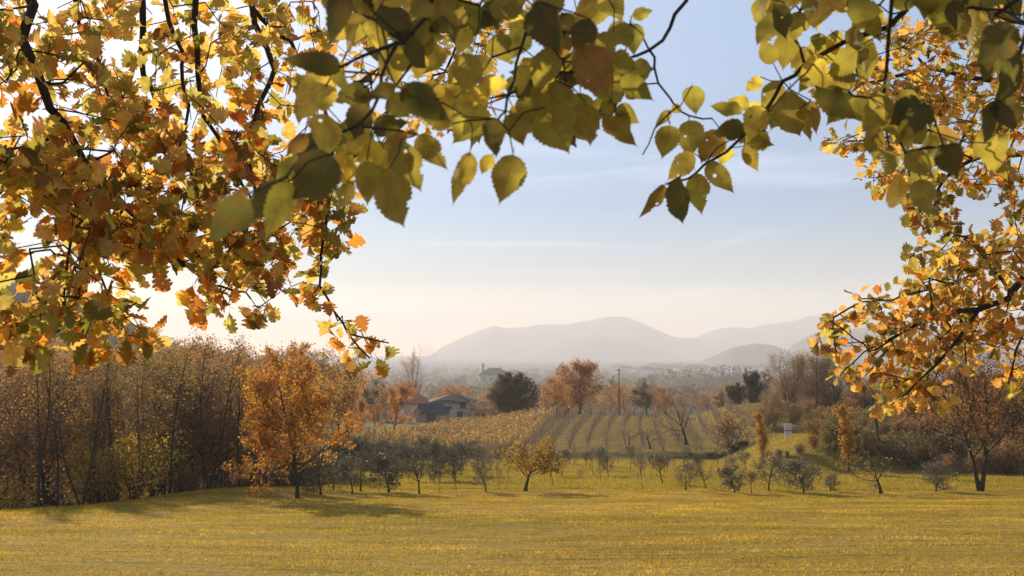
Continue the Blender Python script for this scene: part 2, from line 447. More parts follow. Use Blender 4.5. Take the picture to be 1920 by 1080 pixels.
# ---------------------------------------------------------------- trees in the landscape
_LAT = np.random.RandomState(99).uniform(-1, 1, (256, 256))
def vnoise(x, y, sx, sy):
    u = x / sx + 1000; v = y / sy + 1000
    i = np.floor(u).astype(int); j = np.floor(v).astype(int); fu = ss(u - i); fv = ss(v - j)
    L = lambda a, b: _LAT[a & 255, b & 255]
    return (L(i, j) * (1 - fu) + L(i + 1, j) * fu) * (1 - fv) + (L(i, j + 1) * (1 - fu) + L(i + 1, j + 1) * fu) * fv
def grow_tree(seed, H_, r0, spec):
    """returns polylines per level, leaf anchors"""
    rng = np.random.RandomState(seed)
    lv = [[] for _ in range(5)]; anchors = []
    maxl = spec['levels'] - 1
    def rec(P, d, L, r, l):
        n = spec['segs'][l]
        pts = [P]; ds = [d]
        for i in range(n):
            d = unit(d + rng.normal(size=3) * spec['wander'][l] + np.array([0, 0, spec['trop'][l]]))
            P = P + d * L / n
            pts.append(P); ds.append(d)
        pts = np.array(pts); tt = np.linspace(0, 1, n + 1)
        rad = r * (1 - tt * (1 - spec.get('taper', .3)))
        lv[l].append((pts, rad))
        if l >= maxl:
            for t_ in spec['leaf_t']:
                anchors.append(pts[0] + (pts[-1] - pts[0]) * t_)
            return
        k = spec['kids'][l]; k = max(1, int(k * rng.uniform(.8, 1.2) + .5))
        st = spec['start'][l]
        az = rng.uniform(0, 6.28)
        for j in range(k):
            t_ = st + (1 - st) * (j + rng.uniform(.1, .9)) / k
            f = t_ * n; i = min(int(f), n - 1); Q = pts[i] + (pts[i + 1] - pts[i]) * (f - i)
            dd = ds[min(i + 1, n)]
            az += 2.4 + rng.normal() * .4
            perp = unit(np.cross(dd, np.array([.3, .2, .93]) if abs(dd[2]) < .9 else np.array([1., 0, 0])))
            perp2 = np.cross(dd, perp)
            sp = math.radians(spec['spread'][l] * rng.uniform(.7, 1.25))
            nd = dd * math.cos(sp) + (perp * math.cos(az) + perp2 * math.sin(az)) * math.sin(sp)
            sh = spec['shape'](t_) if l == 0 else (1 - .45 * t_)
            rr = r * (1 - t_ * (1 - spec.get('taper', .3))) * spec['rr'][l]
            rec(Q, nd, L * spec['ratio'][l] * sh * rng.uniform(.75, 1.2), rr, l + 1)
    nt_ = spec.get('trunks', 1)
    for q in range(nt_):
        lean = np.array([0, 0, 1.0]) if nt_ == 1 else unit(np.array([math.cos(q * 6.28 / nt_ + seed) * .25, math.sin(q * 6.28 / nt_ + seed) * .25, 1]))
        lean = unit(lean + np.array(spec.get('lean', (0, 0, 0))))
        rec(np.array([0, 0, -.15]), lean, H_ * spec.get('th', .85), r0, 0)
    return lv, anchors

def tree_proto(name, seed, H_, r0, spec, leaf, bark=None, twig=None, trunk_level=0):
    """leaf: dict(n per anchor, size, cols, wts, mat, sig)"""
    lv, an = grow_tree(seed, H_, r0, spec)
    rng = np.random.RandomState(seed + 77)
    bark = bark or M_bark; twig = twig or M_twig
    p0 = [(p, np.concatenate([[r[0] * 1.5], r[1:]])) for p, r in lv[0]]
    V, Fq = tubes(p0, 8)
    trunk = make_mesh('trunk', V, [Fq], bark)
    rest = []
    V1 = []; F1 = []; off = 0; mi = []
    for l in range(1, 5):
        if lv[l]:
            v, f = tubes(lv[l], 5 if l == 1 else 3)
            V1.append(v); F1.append(f + off); off += len(v); mi.append(np.full(len(f), 0 if l == 1 else 1))
    br = make_mesh('branches', np.concatenate(V1), [np.concatenate(F1)], [bark, twig], matidx=np.concatenate(mi))
    cr_ = None
    if leaf and leaf['n'] > 0:
        A = np.array(an)
        if 'dome' in leaf:
            cz, rx, rz_, cnt = leaf['dome']
            q = unit(rng.normal(size=(cnt, 3))) * rng.uniform(.72, 1.0, (cnt, 1)) * (1 + .07 * np.sin(rng.uniform(0, 6, (cnt, 1)) * 5))
            A = np.concatenate([A, q * [rx, rx, rz_] + [0, 0, cz]])
            A = A[np.linalg.norm((A - [0, 0, cz]) / [rx, rx, rz_], axis=1) < 1.1]
        nl = leaf['n']
        if nl < 1:
            A = A[rng.uniform(size=len(A)) < nl]; nl = 1
        C = np.repeat(A, int(nl), axis=0)
        C = C + rng.normal(size=C.shape) * leaf['sig']
        C = C[C[:, 2] > .15]
        # clumps of colour through the crown
        cl = np.sin(C[:, 0] * 2.1 + seed) + np.sin(C[:, 1] * 2.3 + 1) + np.sin(C[:, 2] * 1.9 + 2)
        cols = np.array(leaf['cols']); w = np.array(leaf['wts'] or [1] * len(cols), float); w /= w.sum()
        ti = palette(rng, len(C), cols, w)
        ti *= (1 + .10 * np.clip(cl, -1.5, 1.5))[:, None]
        V, Fq, T = quadleaves(C, leaf['size'], rng, ti, fold=.25)
        cr_ = make_mesh('crown', V, [Fq], leaf.get('mat', M_leaf), tint=T, smooth=False)
    return trunk, br, cr_
def plant(name, proto, loc, label, cat, group=None, rz=0., sc=1.):
    e = thing(name, loc, label, cat, group, rz, sc)
    obj('trunk', proto[0], e); obj('branches', proto[1], e)
    if proto[2]: obj('crown', proto[2], e)
    return e

round_ = lambda t: .45 + .75 * math.sin(math.pi * min(1, max(0, t * .9 + .05)))
cone_ = lambda t: 1.15 - .8 * t
vase_ = lambda t: .8 + .2 * t
tall_ = lambda t: .75 - .25 * t
SP_tall = dict(levels=4, segs=[9, 5, 4, 3], wander=[.05, .12, .2, .25], trop=[.02, .14, .05, .02], kids=[17, 7, 5, 0], start=[.32, .2, .15], spread=[38, 38, 45], ratio=[.30, .42, .42], rr=[.42, .45, .5], shape=tall_, th=.95, leaf_t=[.4, .8, 1.0])
SP_round = dict(levels=4, segs=[7, 5, 4, 3], wander=[.08, .14, .2, .25], trop=[.02, .06, .02, -.02], kids=[15, 8, 6, 0], start=[.22, .2, .15], spread=[58, 42, 45], ratio=[.50, .45, .42], rr=[.5, .5, .5], shape=round_, th=.82, leaf_t=[.3, .65, 1.0])
SP_fruit = dict(levels=4, segs=[4, 6, 4, 3], wander=[.10, .2, .25, .3], trop=[.0, .12, .08, .05], kids=[7, 9, 6, 0], start=[.55, .2, .15], spread=[55, 45, 50], ratio=[1.25, .42, .42], rr=[.6, .45, .5], shape=lambda t: 1, th=.38, leaf_t=[.5, 1.0])
SP_olive = dict(levels=3, segs=[5, 5, 3], wander=[.12, .2, .3], trop=[.02, .1, 0], kids=[9, 8, 0], start=[.42, .2], spread=[45, 50], ratio=[.48, .5], rr=[.55, .5], shape=round_, th=.78, leaf_t=[.25, .5, .75, 1.0])
SP_shrub = dict(levels=3, segs=[4, 4, 3], wander=[.15, .22, .3], trop=[.02, .05, 0], kids=[9, 8, 0], start=[.08, .15], spread=[45, 45], ratio=[.55, .5], rr=[.6, .5], shape=lambda t: 1.1 - .5 * t, th=.8, trunks=6, leaf_t=[.4, .8, 1.0])
BROWN = [(.17, .115, .075), (.26, .15, .075), (.11, .082, .062), (.38, .20, .075)]
ORANGE = [(.62, .26, .04), (.64, .34, .055), (.42, .18, .04), (.42, .29, .065), (.22, .12, .04)]
OLIVE = [(.17, .15, .095), (.22, .19, .12), (.12, .11, .07), (.25, .19, .10)]

def put(name, protos, i, px, py, h, h0, label, cat, group=None, rz=None, wide=1.0):
    """base at pixel (px,py) on the ground, apparent height h pixels"""
    g = ground(px, py)
    s = h * g[1] / F / h0
    rz = (i * 1.7) % 6.28 if rz is None else rz
    return plant(name, protos[i % len(protos)], g, label, cat, group, rz, (s * wide, s * wide, s)), g

R = random.Random(7)
def zone(px, lst):
    for a_, t_ in lst:
        if px < a_: return t_
    return lst[-1][1]
# the golden tree at the meadow's edge
P_gold = tree_proto('gold', 11, 8.0, .13, dict(SP_round, kids=[20, 10, 6, 0], start=[.15, .15, .1], lean=(-.10, 0, 0), wander=[.07, .14, .2, .25], ratio=[.52, .45, .42], shape=lambda t: .62 + .55 * math.sin(math.pi * min(1, t * .8 + .12))),
                    dict(n=4, size=.088, cols=[(a_ * .85, b_ * .85, c_ * .95) for a_, b_, c_ in ORANGE], wts=[3, 2, 3, 2, 2], sig=.13, mat=M_leaf))
put('golden_tree', [P_gold], 0, 557, 934, 262, 8.0, 'tall golden orange tree alone at the near edge of the meadow, its shadow falling right', 'tree', rz=.3, wide=.84)

# yellow tree in the olive grove, fruit trees by the vineyard
P_yel = tree_proto('yel', 23, 5.0, .11, dict(SP_fruit, kids=[8, 9, 6, 0]), dict(n=3, size=.075, cols=[(.50, .30, .055), (.36, .23, .05), (.22, .16, .06)], wts=[2, 2, 2], sig=.1))
put('yellowing_tree', [P_yel], 0, 985, 921, 104, 4.3, 'broad bushy tree with thin yellow brown leaves among the small olives', 'tree', wide=1.45)
P_fruit = [tree_proto('fr', 31 + k, 4.0, .12, SP_fruit, dict(n=.25, size=.07, cols=BROWN, wts=[1, 1, 1, 1], sig=.08)) for k in range(3)]
put('fruit_tree', P_fruit, 0, 1219, 842, 50, 3.3, 'small bare spreading fruit tree with a forked trunk at the vineyard foot', 'tree', wide=1.5)
put('fruit_tree', P_fruit, 1, 1287, 834, 95, 3.3, 'taller bare dark trunked fruit tree standing before the vineyard rows', 'tree', wide=1.1)
put('fruit_tree', P_fruit, 2, 1180, 834, 42, 3.3, 'low bare fruit tree left of the forked one below the vines', 'tree', wide=1.1)

# olives and young trees, hand placed from the photograph: px, base py, height px, kind
P_ol = [tree_proto('ol', 41 + k, 2.6, .05, dict(SP_olive, kids=[9 + k, 8, 0], start=[.25 + .08 * k, .2]), dict(n=[4, 2, 5, 3][k], size=.05, cols=[OLIVE, OLIVE, OLIVE, OLIVE + [(.34, .22, .08)] * 2][k], wts=None, sig=.11, mat=M_olive)) for k in range(4)]
P_olb = [tree_proto('olb', 51 + k, 2.6, .045, dict(SP_olive, kids=[13, 9, 0], start=[.06, .1], spread=[60, 50], ratio=[.5, .5]), dict(n=5, size=.055, cols=OLIVE, wts=[1, 1, 1, .6], sig=.11, mat=M_olive)) for k in range(2)]
P_sp = [tree_proto('sap', 61 + k, 2.6, .03, dict(SP_olive, kids=[7, 6, 0], start=[.4, .2]), dict(n=1.0, size=.055, cols=OLIVE + [(.2, .13, .05)], wts=[1, 1, 1, 1, 1], sig=.08, mat=M_olive)) for k in range(3)]
front = [
 (661, 926, 72, 'o', 'round olive tree with a thin bare trunk just right of the golden tree'),
 (676, 922, 78, 'o', 'dark olive tree close behind the thin trunked round one'),
 (626, 918, 70, 'o', 'olive tree half hidden by the golden tree'),
 (603, 928, 86, 'b', 'dark bushy olive right beside the golden trunk'),
 (729, 923, 78, 'b', 'dense olive bush with foliage down to the grass'),
 (786, 926, 86, 'o', 'tall olive tree with a clear straight trunk and rounded crown'),
 (824, 924, 62, 's', 'thin half bare sapling with forked stem between two olives'),
 (856, 924, 36, 's', 'tiny bare sapling in front of the grove'),
 (911, 922, 66, 'o', 'olive tree with a leaning crown left of the yellowing tree'),
 (936, 918, 46, 's', 'bare leaning sapling touching the yellowing tree'),
 (1038, 912, 54, 's', 'thin sapling right of the yellowing tree'),
 (1059, 904, 36, 's', 'small sparse sapling set behind the front row, left of a pale one'),
 (1086, 915, 40, 's', 'pale thin sapling on the open grass, front row'),
 (1127, 908, 34, 's', 'tiny thin topped sapling on the open grass'),
 (1204, 916, 54, 's', 'slender sapling with narrow crown, front row middle'),
 (1243, 908, 62, 'o', 'young olive on a tall bare stem below the forked fruit tree'),
 (1286, 920, 62, 'o', 'young olive on a long straight stem, front row below the dark fruit tree'),
 (1323, 917, 50, 'o', 'young olive right of the long stemmed one'),
 (1377, 924, 50, 'b', 'squat wide olive near the front with a short trunk'),
 (1410, 924, 44, 'o', 'small olive just right of the squat wide one'),
 (1441, 920, 72, 'o', 'taller olive behind the squat pair with a clear trunk'),
 (1470, 917, 54, 's', 'reddish thin sapling before the right hand bank'),
 (1507, 924, 66, 'b', 'thick grey olive bush at the foot of the bank'),
 (1556, 922, 32, 'b', 'knee high olive bush in front of the bank'),
]
kindmap = {'o': (P_ol, 2.55), 'b': (P_olb, 2.3), 's': (P_sp, 2.5)}
taken = []
for i, (px, py, h, k, lab) in enumerate(front):
    pr, h0 = kindmap[k]
    e, g = put('sapling' if k == 's' else 'olive_tree', pr, i, px, py, h, h0, lab, 'sapling' if k == 's' else 'olive tree', 'young trees of the grove', wide=1.15 if k == 'o' else 1.3 if k == 'b' else 1.0)
    taken.append((px, py))
rows = [(904, 48), (893, 46), (882, 40), (872, 36), (864, 31), (857, 26)]
for r_, (py, h) in enumerate(rows):
    px = 600 + 20 * (r_ % 2)
    while px < 1480:
        x_, y_ = px + R.uniform(-9, 9), py + R.uniform(-3, 3)
        ok = not (955 < x_ < 1030) or R.random() < .3
        if r_ >= 4 and x_ > 1080 or r_ == 0 and x_ > 980: ok = False
        h_ = h * (1.25 if x_ < 900 else .95)
        if ok and R.random() < .86:
            k = R.choice('oosb' if x_ < 960 else 'oos')
            pr, h0 = kindmap[k]; i = R.randrange(100)
            put('olive_tree' if k != 's' else 'sapling', pr, i, x_, y_, h_ * R.uniform(.65, 1.25), h0,
                '%s, %s row of the grove, %s' % ({'o': 'rounded olive', 'b': 'bushy olive', 's': 'thin sapling'}[k], ['second', 'third', 'fourth', 'fifth', 'sixth', 'last'][r_], zone(x_, [(720, 'just right of the golden tree'), (850, 'below the cream house'), (960, 'left of the yellowing tree'), (1080, 'right of the yellowing tree'), (1200, 'below the first bare vine rows'), (1320, 'below the dark fruit tree'), (3000, 'near the white board')])),
                'sapling' if k == 's' else 'olive tree', 'young trees of the grove')
        px += R.uniform(20, 38) if x_ > 960 else R.uniform(26, 44)

# ---- the wood on the left
P_wood = [tree_proto('wd', 181 + k, 9.5, .07, dict(SP_round, kids=[16, 8, 6, 0], start=[.3, .2, .1], spread=[42, 40, 45], trop=[.02, .10, .03, 0], ratio=[.38, .45, .42], shape=lambda t: .6 + .5 * math.sin(math.pi * t)), dict(n=[1, 2, .6, 2][k], size=.075, cols=[[(.17, .12, .095), (.24, .155, .11), (.12, .092, .08), (.38, .21, .09)], [(.42, .22, .08), (.28, .16, .09), (.19, .13, .09)], [(.15, .11, .09), (.22, .14, .10)], [(.34, .25, .08), (.24, .16, .07)]][k], wts=None, sig=.2), twig=M_twig) for k in range(4)]
P_tall = [tree_proto('tl', 71 + k, 9.5, .078, dict(SP_tall, trunks=1 if k % 2 else 2), dict(n=.42, size=.062, cols=BROWN + [(.26, .18, .07)], wts=[3, 3, 3, 1.2, 1], sig=.16), twig=M_twig) for k in range(6)]
P_under = [tree_proto('un', 81 + k, 3.4, .035, dict(SP_shrub, trunks=3), dict(n=1.0, size=.062, cols=[(.52, .40, .075), (.42, .31, .06), (.55, .34, .06), (.26, .19, .06)], wts=[2, 2, 2, 1.5], sig=.17)) for k in range(4)]
P_brush = [tree_proto('bru', 91 + k, 2.4, .03, SP_shrub, dict(n=.8, size=.07, cols=[[(.24, .13, .07), (.30, .16, .08), (.16, .11, .07)], [(.20, .15, .08), (.15, .11, .07), (.26, .19, .08)], [(.30, .15, .07), (.38, .20, .08), (.18, .11, .07)], [(.13, .12, .07), (.18, .15, .08), (.10, .085, .06)]][k], wts=None, sig=.12), twig=M_twigred) for k in range(4)]
edge_trees = [
 (72, 952, 290, 'slim dark bare tree at the meadow edge, leftmost of the standing trunks'),
 (107, 950, 300, 'tall slightly leaning bare tree near the meadow edge, left part of the wood'),
 (154, 946, 270, 'bare twin stemmed tree at the edge of the wood'),
 (214, 944, 300, 'tall dark trunked bare tree casting a shadow line on the meadow'),
 (262, 938, 240, 'thin bare tree at the wood edge behind yellow undergrowth'),
 (318, 938, 285, 'bare tree with dense twigs above the yellow undergrowth'),
 (392, 936, 290, 'bare tree at the wood edge nearest the golden tree, left of the dark hollow'),
 (448, 930, 262, 'bare tree directly left of the golden tree'),
]
for i, (px, py, h, lab) in enumerate(edge_trees):
    d = ray(px, py); Y = 40 + (px / 450) * 16
    x = d[0] * Y / d[1]; g = onground(x, Y)
    top = at(px, py - h, Y)[2]
    s = (top - g[2]) / 9.0
    plant('woodland_tree', P_tall[i % 6], g, lab, 'tree', 'trees of the left wood', i * 1.3, (s, s, s))
TOPL = [(0, 668), (120, 655), (300, 655), (400, 655), (480, 668), (560, 664), (640, 672), (700, 694), (740, 704)]
n = 0
while n < 150:
    Y = R.uniform(44, 130) if n < 105 else R.uniform(120, 210)
    px = R.uniform(-90, 610 if Y > 62 else 430)
    if Y > 90: px = R.uniform(0, 700)
    x = (px - 960) / F * Y
    if x > np.interp(Y, EY, EX) - 1.0: 
        continue
    g = onground(x, Y)
    top = at(px, np.interp(px, [a for a, b in TOPL], [b for a, b in TOPL]) + (R.uniform(-10, 75) if Y < 90 else R.uniform(-16, 26)), Y)[2]
    s = (top - g[2]) / 9.3
    if s > 1.9 or s < .25:
        n += 1; continue
    k = R.randrange(6)
    z_ = zone(px, [(90, 'at the far left end of the wood'), (200, 'left of the tall dark trunk in the wood'), (330, 'behind the yellow undergrowth'), (440, 'above the dark hollow of the wood'), (900, 'behind the golden tree')])
    d_ = 'front' if Y < 75 else 'middle' if Y < 110 else 'far back'
    if k < 2 and R.random() < .55: plant('woodland_tree', P_tall[R.randrange(6)], g, 'slim bare tree, %s, %s' % (d_, z_), 'tree', 'trees of the left wood', R.uniform(0, 6), (s * .9, s * .9, s))
    else: k = k if k > 1 else k + 2; plant('woodland_tree', P_wood[k - 2], g, '%s tree, %s, %s' % (['grey brown twiggy', 'rusty leaved', 'nearly bare', 'yellow brown leaved'][k - 2], d_, z_), 'tree', 'trees of the left wood', R.uniform(0, 6), (s * 1.3, s * 1.3, s))
    n += 1
n = 0
while n < 50:
    px = R.choice([R.uniform(150, 430), R.uniform(170, 340), R.uniform(-40, 70), R.uniform(340, 500), R.uniform(190, 330)]); Y = R.uniform(42, 60)
    x = (px - 960) / F * Y; e = np.interp(Y, EY, EX)
    if x > e - .6 or x < e - 14: 
        n += 0.05; continue
    g = onground(x, Y); s = R.uniform(.55, 1.0) * (1.25 if 180 < px < 330 else .8)
    k = R.randrange(4)
    if px > 340: pr, lab = P_brush[k], 'brown leafless scrub in the dark hollow at the wood edge'
    else: pr, lab = P_under[k], '%s undergrowth bush %s' % (['thick yellow leaved', 'olive yellow', 'orange yellow', 'loose yellow'][k], zone(px, [(90, 'at the far left meadow edge'), (200, 'left of the tall dark trunk'), (280, 'beside the tall dark trunk'), (900, 'left of the dark hollow')]))
    plant('undergrowth_bush', pr, g, lab, 'bush', 'undergrowth of the left wood', R.uniform(0, 6), s)
    n += 1

for i in range(16):
    px = R.uniform(440, 640); Y = R.uniform(62, 84); x = (px - 960) / F * Y
    plant('undergrowth_bush', P_brush[i % 4], onground(x, Y), '%s scrub bush behind the golden tree, %s its trunk' % (['red brown', 'brown', 'rusty', 'grey'][i % 4], zone(px, [(500, 'far left of'), (557, 'just left of'), (3000, 'right of')])), 'bush', 'scrub behind the golden tree', i, R.uniform(.8, 1.3))
# red brown trees behind the golden tree, left centre
P_red = [tree_proto('rd', 101 + k, 9.5, .16, dict(SP_round, kids=[15, 8, 5, 0], ratio=[.42, .45, .42], start=[.2, .2, .15]), dict(n=3, size=.12, cols=[(.44, .19, .055), (.52, .25, .065), (.25, .13, .055), (.32, .21, .09)], wts=[2, 2, 2, 1], sig=.26)) for k in range(3)]
P_bare = [tree_proto('ba', 111 + k, 9.5, .13, dict(SP_round, kids=[20, 10, 8, 0], start=[.16, .15, .1], spread=[40, 38, 42], trop=[.02, .12, .04, 0], ratio=[.62, .45, .42]), dict(n=1, size=.075, cols=BROWN, wts=[1, 2, 1, 2], sig=.25), twig=M_twigred) for k in range(3)]
P_bushy = [tree_proto('bb', 171 + k, 9.5, .10, dict(SP_round, kids=[15, 9, 7, 0], trunks=4, start=[.12, .15, .1], spread=[34, 36, 42], trop=[.03, .12, .04, 0], ratio=[.42, .45, .42]), dict(n=.8, size=.07, cols=[(.20, .125, .07), (.15, .10, .06), (.27, .16, .07)], wts=[2, 2, 1], sig=.25), twig=M_twigred) for k in range(2)]
P_dark = [tree_proto('dk', 121 + k, 8.0, .18, dict(SP_round, kids=[22, 9, 6, 0], start=[.06, .1, .1], ratio=[.55, .45, .4]), dict(n=4, size=.15, cols=[(.055, .05, .03), (.08, .06, .035), (.12, .075, .035), (.04, .042, .028)], wts=[2, 2, 1, 2], sig=.25)) for k in range(2)]
def put_at(name, protos, i, px, Y, toppy, h0, label, cat, group=None, wide=1.0):
    x = (px - 960) / F * Y
    g = onground(x, Y)
    top = at(px, toppy, Y)[2]
    s = max(.15, (top - g[2]) / h0)
    return plant(name, protos[i % len(protos)], g, label, cat, group, i * 1.1, (s * wide, s * wide, s))
P_dome = [tree_proto('dm', 191, 8.0, .2, dict(SP_round, kids=[18, 8, 5, 0], start=[.1, .1, .1], ratio=[.45, .45, .4]), dict(n=4, size=.16, cols=[(.085, .07, .04), (.12, .08, .045), (.17, .10, .05), (.065, .06, .04)], wts=[2, 2, 1, 2], sig=.22, dome=(4.4, 4.0, 3.7, 1500)))]
P_oakbig = [tree_proto('ob', 193, 9.5, .2, dict(SP_round, kids=[18, 9, 5, 0], start=[.2, .15, .1], ratio=[.45, .45, .42]), dict(n=3, size=.14, cols=[(.52, .24, .07), (.42, .19, .06), (.27, .15, .07), (.20, .13, .08)], wts=[2, 2, 2, 2], sig=.3, dome=(5.6, 4.1, 3.9, 520)))]
put_at('russet_tree', P_red, 0, 628, 112, 668, 9.2, 'tall russet tree rising right behind the golden tree', 'tree', wide=.6)
put_at('russet_tree', P_red, 1, 655, 125, 678, 9.2, 'russet tree with an orange top standing right of the taller russet tree', 'tree', wide=.55)
put_at('russet_tree', P_red, 2, 676, 140, 745, 9.2, 'slim low orange tree on the grassy bend before the smoke', 'tree', wide=.6)
put_at('russet_tree', P_red, 0, 738, 150, 715, 9.2, 'narrow pale brown tree left of the white house', 'tree', wide=.75)
put_at('russet_tree', P_red, 1, 705, 165, 755, 9.2, 'small orange bush tree beside the narrow pale brown one', 'tree')
put_at('bare_tree', P_bare, 0, 782, 260, 676, 9.2, 'bare upright tree with black branches standing above the smoke', 'tree', wide=.55)
put_at('dark_round_tree', P_dome, 0, 965, 190, 700, 8.1, 'big dark round evergreen oak right of the house', 'tree', wide=1.08)
put_at('autumn_oak', P_oakbig, 0, 1085, 200, 674, 9.5, 'large orange topped autumn oak beyond the vineyard', 'tree', wide=1.1)
put_at('autumn_oak', P_red, 1, 1045, 206, 703, 9.2, 'smaller brown oak left of the large orange topped one', 'tree', wide=.8)
put_at('dark_conifer', P_dark, 1, 1412, 185, 700, 7.8, 'dark broad conifer like tree left of the bare round trees', 'tree', wide=.75)
put_at('dark_conifer', P_dark, 0, 1378, 200, 722, 7.8, 'lower dark evergreen beside the broad conifer', 'tree', wide=.8)
for i, (px, Y, ty, lab) in enumerate([(1478, 138, 668, 'bare round tree with many thin upright branches behind the signboard, left of the pole'),
        (1520, 132, 664, 'bare round tree with the thin pole rising through it'), (1560, 128, 672, 'bare round tree right of the pole'), (1600, 140, 690, 'bare brownish tree behind the hanging oak leaves')]):
    put_at('bare_tree', P_bushy, i, px, Y, ty, 9.0, lab, 'tree', 'bare trees on the terrace', wide=1.1)
# right bank: big bare double trunk tree and thicket
P_big = [tree_proto('bg', 131, 9.5, .16, dict(SP_round, kids=[16, 10, 8, 0], trunks=2, start=[.3, .2, .1], ratio=[.62, .45, .42], spread=[45, 42, 45]), dict(n=1, size=.075, cols=[(.36, .17, .06), (.22, .12, .06)], wts=[1, 1], sig=.25), twig=M_twigred)]
put('twin_trunk_tree', P_big, 0, 1838, 921, 250, 9.3, 'large bare tree with twin dark trunks at the right edge of the meadow', 'tree', wide=1.0)
put('small_bare_tree', P_fruit, 1, 1652, 926, 88, 3.4, 'low reddish bare tree on the grass left of the dark round bush', 'tree', wide=1.25)
put('round_bush', P_olb, 1, 1754, 922, 56, 2.3, 'dark round bush left of the twin trunk tree', 'bush', wide=1.5)
P_col = [tree_proto('cl', 141, 5.0, .06, dict(SP_tall, kids=[22, 7, 5, 0], start=[.08, .2, .1], ratio=[.26, .45, .42], wander=[.07, .14, .2, .25]), dict(n=1, size=.085, cols=[(.42, .21, .04), (.34, .20, .045), (.24, .12, .035)], wts=[2, 2, 1], sig=.14))]
put('golden_sapling', P_col, 0, 1592, 884, 118, 4.9, 'narrow orange leaved young tree standing on the bank', 'tree', wide=1.1)
put('golden_sapling', P_col, 0, 1432, 868, 90, 4.9, 'narrow pale orange tree at the right end of the vineyard', 'tree', wide=1.1)
put('brushy_tree', P_brush, 0, 1370, 850, 82, 2.3, 'brownish orange brushy tree before the right vineyard rows', 'tree', wide=1.0)
n = 0
while n < 190:
    px = R.uniform(1500, 2080); Y = R.uniform(72, 118)
    x = (px - 960) / F * Y
    if px < 1640 and (Y < 80 or 84 < Y < 100) or px < 1530: n += .3; continue
    if px < 1740 and 84 < Y < 95: n += .3; continue
    if Y < 77 and px < 1770: n += .3; continue
    g = onground(x, Y); k = R.randrange(4)
    z_ = zone(px, [(1640, 'left of the leaning pole'), (1740, 'right of the leaning pole'), (1800, 'behind the dark round bush'), (1880, 'behind the twin trunk tree'), (3000, 'right of the twin trunk tree')])
    s = R.uniform(.6, 1.2) * (1.5 if px > 1760 and Y > 85 else 1.0)
    plant('thicket_bush', P_brush[k], g, '%s leafless bush in the thicket %s' % (['red brown', 'dull brown', 'rusty', 'grey brown'][k], z_), 'bush', 'thicket bushes on the right bank', R.uniform(0, 6), s)
    n += 1
for i in range(60):
    px = R.uniform(1425, 1640); Y = R.uniform(104, 150); x = (px - 960) / F * Y
    if 1455 < px < 1502 and Y < 116: continue
    plant('scrub_bush', P_brush[i % 4], onground(x, Y), '%s scrub bush under the bare round trees, %s' % (['red brown', 'brown', 'rusty', 'grey'][i % 4], zone(px, [(1478, 'left of the white board'), (1530, 'just right of the white board'), (1590, 'right of the thin pole'), (3000, 'above the narrow orange tree')])), 'bush', 'scrub under the bare round trees', i, R.uniform(.5, 1.2))
for i in range(60):
    px = R.uniform(1440, 1660); Y = R.uniform(84, 106); x = (px - 960) / F * Y
    if 1440 < px < 1520: continue
    plant('scrub_bush', P_brush[i % 4], onground(x, Y), '%s scrub bush on the terrace edge, %s' % (['red brown', 'olive brown', 'rusty', 'dark grey'][i % 4], zone(px, [(1478, 'left of the white board'), (1560, 'right of the white board'), (1620, 'by the narrow orange tree'), (3000, 'by the leaning pole')])), 'bush', 'scrub along the terrace edge', i, R.uniform(.3, .8))
for i in range(110):
    px = R.uniform(1470, 1830); Y = R.uniform(79, 91); x = (px - 960) / F * Y
    if px < 1515 and Y > 80: continue
    plant('scrub_bush', P_brush[i % 4], onground(x, Y), 'small %s scrub bush on the right bank slope, %s' % (['dry red', 'dry brown', 'dry rusty', 'dry grey'][i % 4], zone(px, [(1570, 'below the white board'), (1640, 'beside the narrow orange tree'), (1700, 'below the leaning pole'), (3000, 'above the dark round bush')])), 'bush', 'scrub on the slope of the right bank', i, R.uniform(.22, .5) * (1.4 if px > 1640 else 1))
n = 0
while n < 26:
    px = R.uniform(1600, 2080); Y = R.uniform(98, 150)
    x = (px - 960) / F * Y
    g = onground(x, Y); k = R.randrange(3)
    top = at(px, np.interp(px, [1600, 1750, 1920, 2080], [745, 715, 690, 660]) + R.uniform(-10, 30), Y)[2]
    s = (top - g[2]) / 9.2
    plant('bare_tree', (P_wood if k else P_red)[k], g, 'russet leaved tree in the wood above the right bank' if k == 0 else 'bare brown tree in the wood above the right bank', 'tree', 'trees above the right bank', R.uniform(0, 6), s)
    n += 1
# dark bushes added for the shaded sides of the terrace and left mound
P_shade = [tree_proto('he', 151 + k, 1.2, .02, dict(SP_shrub, trunks=7), dict(n=3, size=.06, cols=[(.075, .065, .04), (.12, .09, .05)], wts=[1, 1], sig=.1)) for k in range(2)]
for i in range(26):
    px = 1215 + i * 7.2 + R.uniform(-3, 3)
    Y = 114 + R.uniform(-.7, .7); x = (px - 960) / F * Y
    plant('shade_bush', P_shade[i % 2], onground(x, Y), 'low dark bush added for the shaded bank at the vineyard terrace foot', 'bush', 'dark bushes added for the shaded terrace bank', i, R.uniform(.35, .75) * (.6 if px < 1290 else 1.0))
for i in range(15):
    px = 640 + i * 15 + R.uniform(-3, 3)
    Y = 107 + R.uniform(-1.5, 1.5); x = (px - 960) / F * Y
    plant('shade_bush', P_shade[i % 2], onground(x, Y), 'dark shrub added for the shaded side of the mound before the yellow vines', 'bush', 'dark shrubs added for the shaded mound side', i, R.uniform(.6, 1.2))

